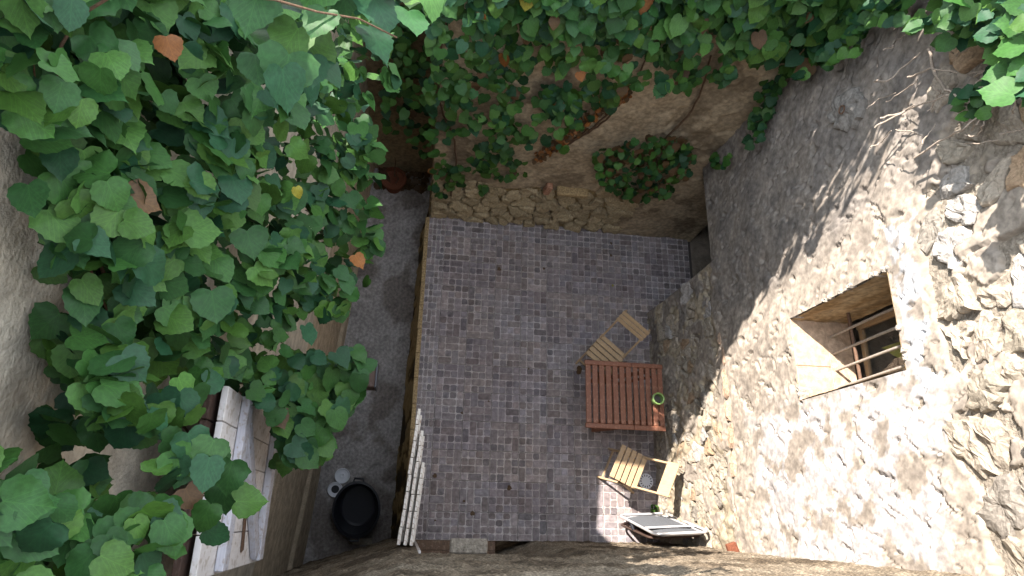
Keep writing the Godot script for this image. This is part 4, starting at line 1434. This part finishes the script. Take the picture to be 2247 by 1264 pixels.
func build_small_things():
	# drain
	var g := thing("drain_cover", "round pale drain cover with a ring of dark slots beside the wooden chair", "drain", Vector3(2.70, 0.0015, -0.42))
	var st := mb()
	lathe(st, [Vector2(0.085, 0.0), Vector2(0.085, 0.006), Vector2(0.08, 0.008), Vector2(0.0, 0.008)], 28)
	obj("plate", st, M.grey_plastic, g)
	for k in 14:
		var a := TAU * k / 14
		box("slot", Vector3(cos(a) * 0.062, 0.0075, sin(a) * 0.062), Vector3(0.022, 0.004, 0.010), M.black_plastic, g, Basis(Vector3.UP, -a), 0.001)
	# black tub in the gully
	var slope := Basis(Vector3.RIGHT, atan(1.05 / 4.6))
	var tz := -0.12
	var tub := thing("black_tub", "oval black plastic tub on the gully floor", "tub", Vector3(-0.565, gully_h(tz) + 0.012, tz))
	tub.basis = slope
	st = mb()
	lathe(st, [Vector2(0.0, 0.0), Vector2(0.20, 0.0), Vector2(0.225, 0.02), Vector2(0.265, 0.27), Vector2(0.285, 0.28), Vector2(0.287, 0.292), Vector2(0.262, 0.295), Vector2(0.25, 0.27), Vector2(0.212, 0.035), Vector2(0.19, 0.02), Vector2(0.0, 0.018)], 36, Vector3.ZERO, 1.18)
	obj("tub_body", st, M.black_plastic, tub)
	for s in [-1.0, 1.0]:
		st = mb()
		tube(st, [Vector3(-0.06, 0.27, s * 0.325), Vector3(-0.05, 0.275, s * 0.365), Vector3(0.05, 0.275, s * 0.365), Vector3(0.06, 0.27, s * 0.325)], 0.012, 0.012, 7)
		obj("handle", st, M.black_plastic, tub)
	for q in [[-0.788, -0.462, "shallow grey plastic saucer with a raised hub on the gully floor", false], [-0.862, -0.297, "grey plastic ring shaped saucer with dark middle on the gully floor", true]]:
		var s := thing("plant_saucer", q[2], "saucer", Vector3(q[0], gully_h(q[1]) + 0.012, q[1]), 0.0, "grey saucers in the gully")
		s.basis = slope
		st = mb()
		lathe(st, [Vector2(0.0, 0.0), Vector2(0.07, 0.0), Vector2(0.092, 0.034), Vector2(0.094, 0.038), Vector2(0.088, 0.040), Vector2(0.070, 0.022), Vector2(0.045, 0.016), Vector2(0.028, 0.016)], 28)
		obj("rim", st, M.grey_plastic, s)
		st = mb()
		if q[3]: lathe(st, [Vector2(0.048, 0.0185), Vector2(0.03, 0.0185), Vector2(0.0, 0.0185)], 24)
		else: lathe(st, [Vector2(0.030, 0.016), Vector2(0.030, 0.030), Vector2(0.022, 0.032), Vector2(0.014, 0.020), Vector2(0.0, 0.019)], 24)
		obj("hub", st, M.black_plastic if q[3] else M.grey_plastic, s)
	var slab := thing("concrete_block", "thin pale concrete block lying at the foot of the house front in the gully", "block", Vector3(-0.50, gully_h(0.30), 0.30))
	slab.basis = slope
	box("block_body", Vector3(0, 0.045, 0), Vector3(0.28, 0.09, 0.07), M.core, slab, Basis.IDENTITY, 0.008)
	# brown pot with a dead plant at the far end
	var pz := -4.13
	var pot := thing("terracotta_pot", "brown terracotta pot with a dead plant at the far end of the gully", "pot", Vector3(-0.44, gully_h(pz) + 0.012, pz))
	st = mb()
	lathe(st, [Vector2(0.0, 0.0), Vector2(0.10, 0.0), Vector2(0.145, 0.20), Vector2(0.160, 0.20), Vector2(0.165, 0.245), Vector2(0.145, 0.248), Vector2(0.138, 0.20), Vector2(0.0, 0.19)], 28)
	obj("pot_body", st, M.terracotta, pot)
	for k in 9:
		st = mb()
		var a := rng.randf() * TAU
		var p0 := Vector3(cos(a) * 0.05, 0.18, sin(a) * 0.05)
		var p1 := p0 + Vector3(cos(a) * 0.08, rng.randf_range(0.15, 0.3), sin(a) * 0.08 - 0.03)
		tube(st, [p0, p1, p1 + Vector3(rng.randf_range(-0.15, 0.15), rng.randf_range(0.0, 0.25), rng.randf_range(-0.12, 0.05))], 0.009, 0.003, 6)
		obj("dead_stem", st, M.bark, pot)
	var litter := []
	for i in 170:
		var x := rng.randf_range(-0.68, 0.0)
		var z := rng.randf_range(-4.33, -4.1)
		if rng.randf() < 0.25: z -= 0.0; x = rng.randf_range(-0.68, -0.2)
		litter.append(leaf(Vector3(x, gully_h(z) + rng.randf_range(0.01, 0.06), z), Vector3.UP + rvec() * 0.7, rvec(), rng.randf_range(0.05, 0.09), 7))
	var lt := thing("leaf_litter", "drift of brown dead leaves at the far end of the gully", "dead leaves", Vector3(0, 0, 0))
	foliage(lt, litter, 60, "litter")
	# the timber that carries the vine
	var beam := thing("timber_beam", "dark timber beam end poking out of the vine over the gully", "beam", Vector3(-1.1, 3.53, -0.74))
	box("beam_body", Vector3(0.44, 0.0, 0), Vector3(0.90, 0.12, 0.13), M.dark_wood, beam, Basis.IDENTITY, 0.006)
	box("end_cap", Vector3(0.893, 0.0, 0), Vector3(0.012, 0.126, 0.137), M.black_plastic, beam, Basis.IDENTITY, 0.003)
	# fallen bits on the pavers
	var F := [[1097, 590, 7, 0.045], [1115, 1070, 7, 0.05], [1343, 627, 5, 0.03], [1342, 560, 7, 0.035], [1267, 812, 7, 0.09], [952, 1042, 7, 0.045], [1037, 1130, 7, 0.05], [1018, 1101, 7, 0.025], [1160, 808, 7, 0.025], [1340, 535, 7, 0.035], [1015, 906, 7, 0.03], [1194, 588, 7, 0.03], [1073, 880, 7, 0.02], [955, 1143, 7, 0.02]]
	for q in F:
		var at := on_y(q[0], q[1], 0.006)
		var dl := mesh_node(numbered("fallen_leaf"), leaf_mesh[rng.randi() % 4], M.leaf[q[2]], self)
		dl.transform = Transform3D(leaf_basis(Vector3.UP + rvec() * 0.25, rvec()).scaled(Vector3.ONE * q[3]), at + Vector3.UP * q[3] * 0.12)
		var about := "small curled dead leaf lying on the pavers"
		if q[0] == 1267: about = "large dark dead leaf on the pavers beside the table's left edge"
		elif q[2] == 5: about = "small yellow leaf on the pavers near the dark doorway"
		elif q[0] == 1115: about = "brown dead leaf on the open pavers across from the wooden chair"
		elif q[0] == 952: about = "brown dead leaf on the pavers beside the folded door shutter"
		elif q[0] == 1037: about = "brown dead leaf on the pavers in front of the house doorway"
		tag(dl, about, "leaf", "dead leaves on the pavers")
	# weed in the corner by the recliner
	var wd := thing("corner_weed", "small green weed growing by the wall behind the wooden chair", "weed", Vector3(2.78, 0.0, -0.12))
	var wl := []
	for i in 26:
		var a := rng.randf() * TAU
		var r := rng.randf_range(0.0, 0.05)
		wl.append(leaf(Vector3(cos(a) * r, rng.randf_range(0.0, 0.07), sin(a) * r), Vector3(cos(a), 1.0, sin(a)), Vector3(cos(a), 0.4, sin(a)), rng.randf_range(0.025, 0.05), 4))
	foliage(wd, wl, 26)

# ------------------------------------------------------------------ everything
func _ready():
	rng.seed = 20417
	set_camera_axes()
	var cam := Camera3D.new()
	cam.name = "camera"
	add_child(cam)
	cam.transform = Transform3D(Basis(cr, -cd, -cf).orthonormalized(), EYE)
	cam.fov = rad_to_deg(2.0 * atan(632.0 / FOCAL))
	cam.near = 0.05
	cam.far = 400.0
	cam.current = true
	var sky := ProceduralSkyMaterial.new()
	sky.sky_top_color = Color(0.70, 0.735, 0.78)
	sky.sky_horizon_color = Color(0.86, 0.86, 0.85)
	sky.sky_curve = 0.12
	sky.ground_bottom_color = Color(0.3, 0.27, 0.23)
	sky.ground_horizon_color = Color(0.6, 0.62, 0.62)
	sky.sun_angle_max = 1.0
	var s := Sky.new()
	s.sky_material = sky
	var env := Environment.new()
	env.background_mode = Environment.BG_SKY
	env.sky = s
	env.background_energy_multiplier = 1.25
	env.tonemap_mode = Environment.TONE_MAPPER_LINEAR
	env.tonemap_exposure = 6.6
	env.sdfgi_enabled = true
	env.ssao_enabled = true
	env.ssil_enabled = true
	var we := WorldEnvironment.new()
	we.name = "environment"
	we.environment = env
	add_child(we)
	var sun := DirectionalLight3D.new()
	sun.name = "sun"
	add_child(sun)
	sun.look_at_from_position(Vector3.ZERO, Vector3(1.2, -1.5, 1.0), Vector3.UP)
	sun.light_energy = 0.86
	sun.light_color = Color(1.0, 0.965, 0.925)
	sun.light_angular_distance = 0.5
	sun.shadow_enabled = true

	nz.seed = 4; nz.frequency = 0.9; nz.fractal_octaves = 4
	nf.seed = 8; nf.frequency = 1.1; nf.fractal_octaves = 5; nf.fractal_gain = 0.6
	ns.seed = 23; ns.frequency = 1.0; ns.fractal_octaves = 1
	nc.seed = 15; nc.frequency = 1.1; nc.fractal_octaves = 3; nc.fractal_gain = 0.5
	make_materials()
	make_leaf_shapes()
	make_leaf_normals()
	build_patio()
	build_gully()
	build_right_house()
	build_back_wall()
	build_left_house()
	build_facade()
	build_left_vine()
	build_back_ivy()
	build_right_creeper()
	build_shutters()
	build_table()
	build_chair("folding_chair", "folding wooden chair tucked under the far side of the table, slatted back", Vector3(2.165, 0, -1.79), Vector3(-0.64, 0, 0.77), false, M.grey_wood)
	build_chair("folding_chair", "folding wooden chair half in sunlight between table and folded recliner", Vector3(2.385, 0, -0.525), Vector3(-0.91, 0, -0.415), true, M.pale_wood)
	build_recliner()
	build_small_things()
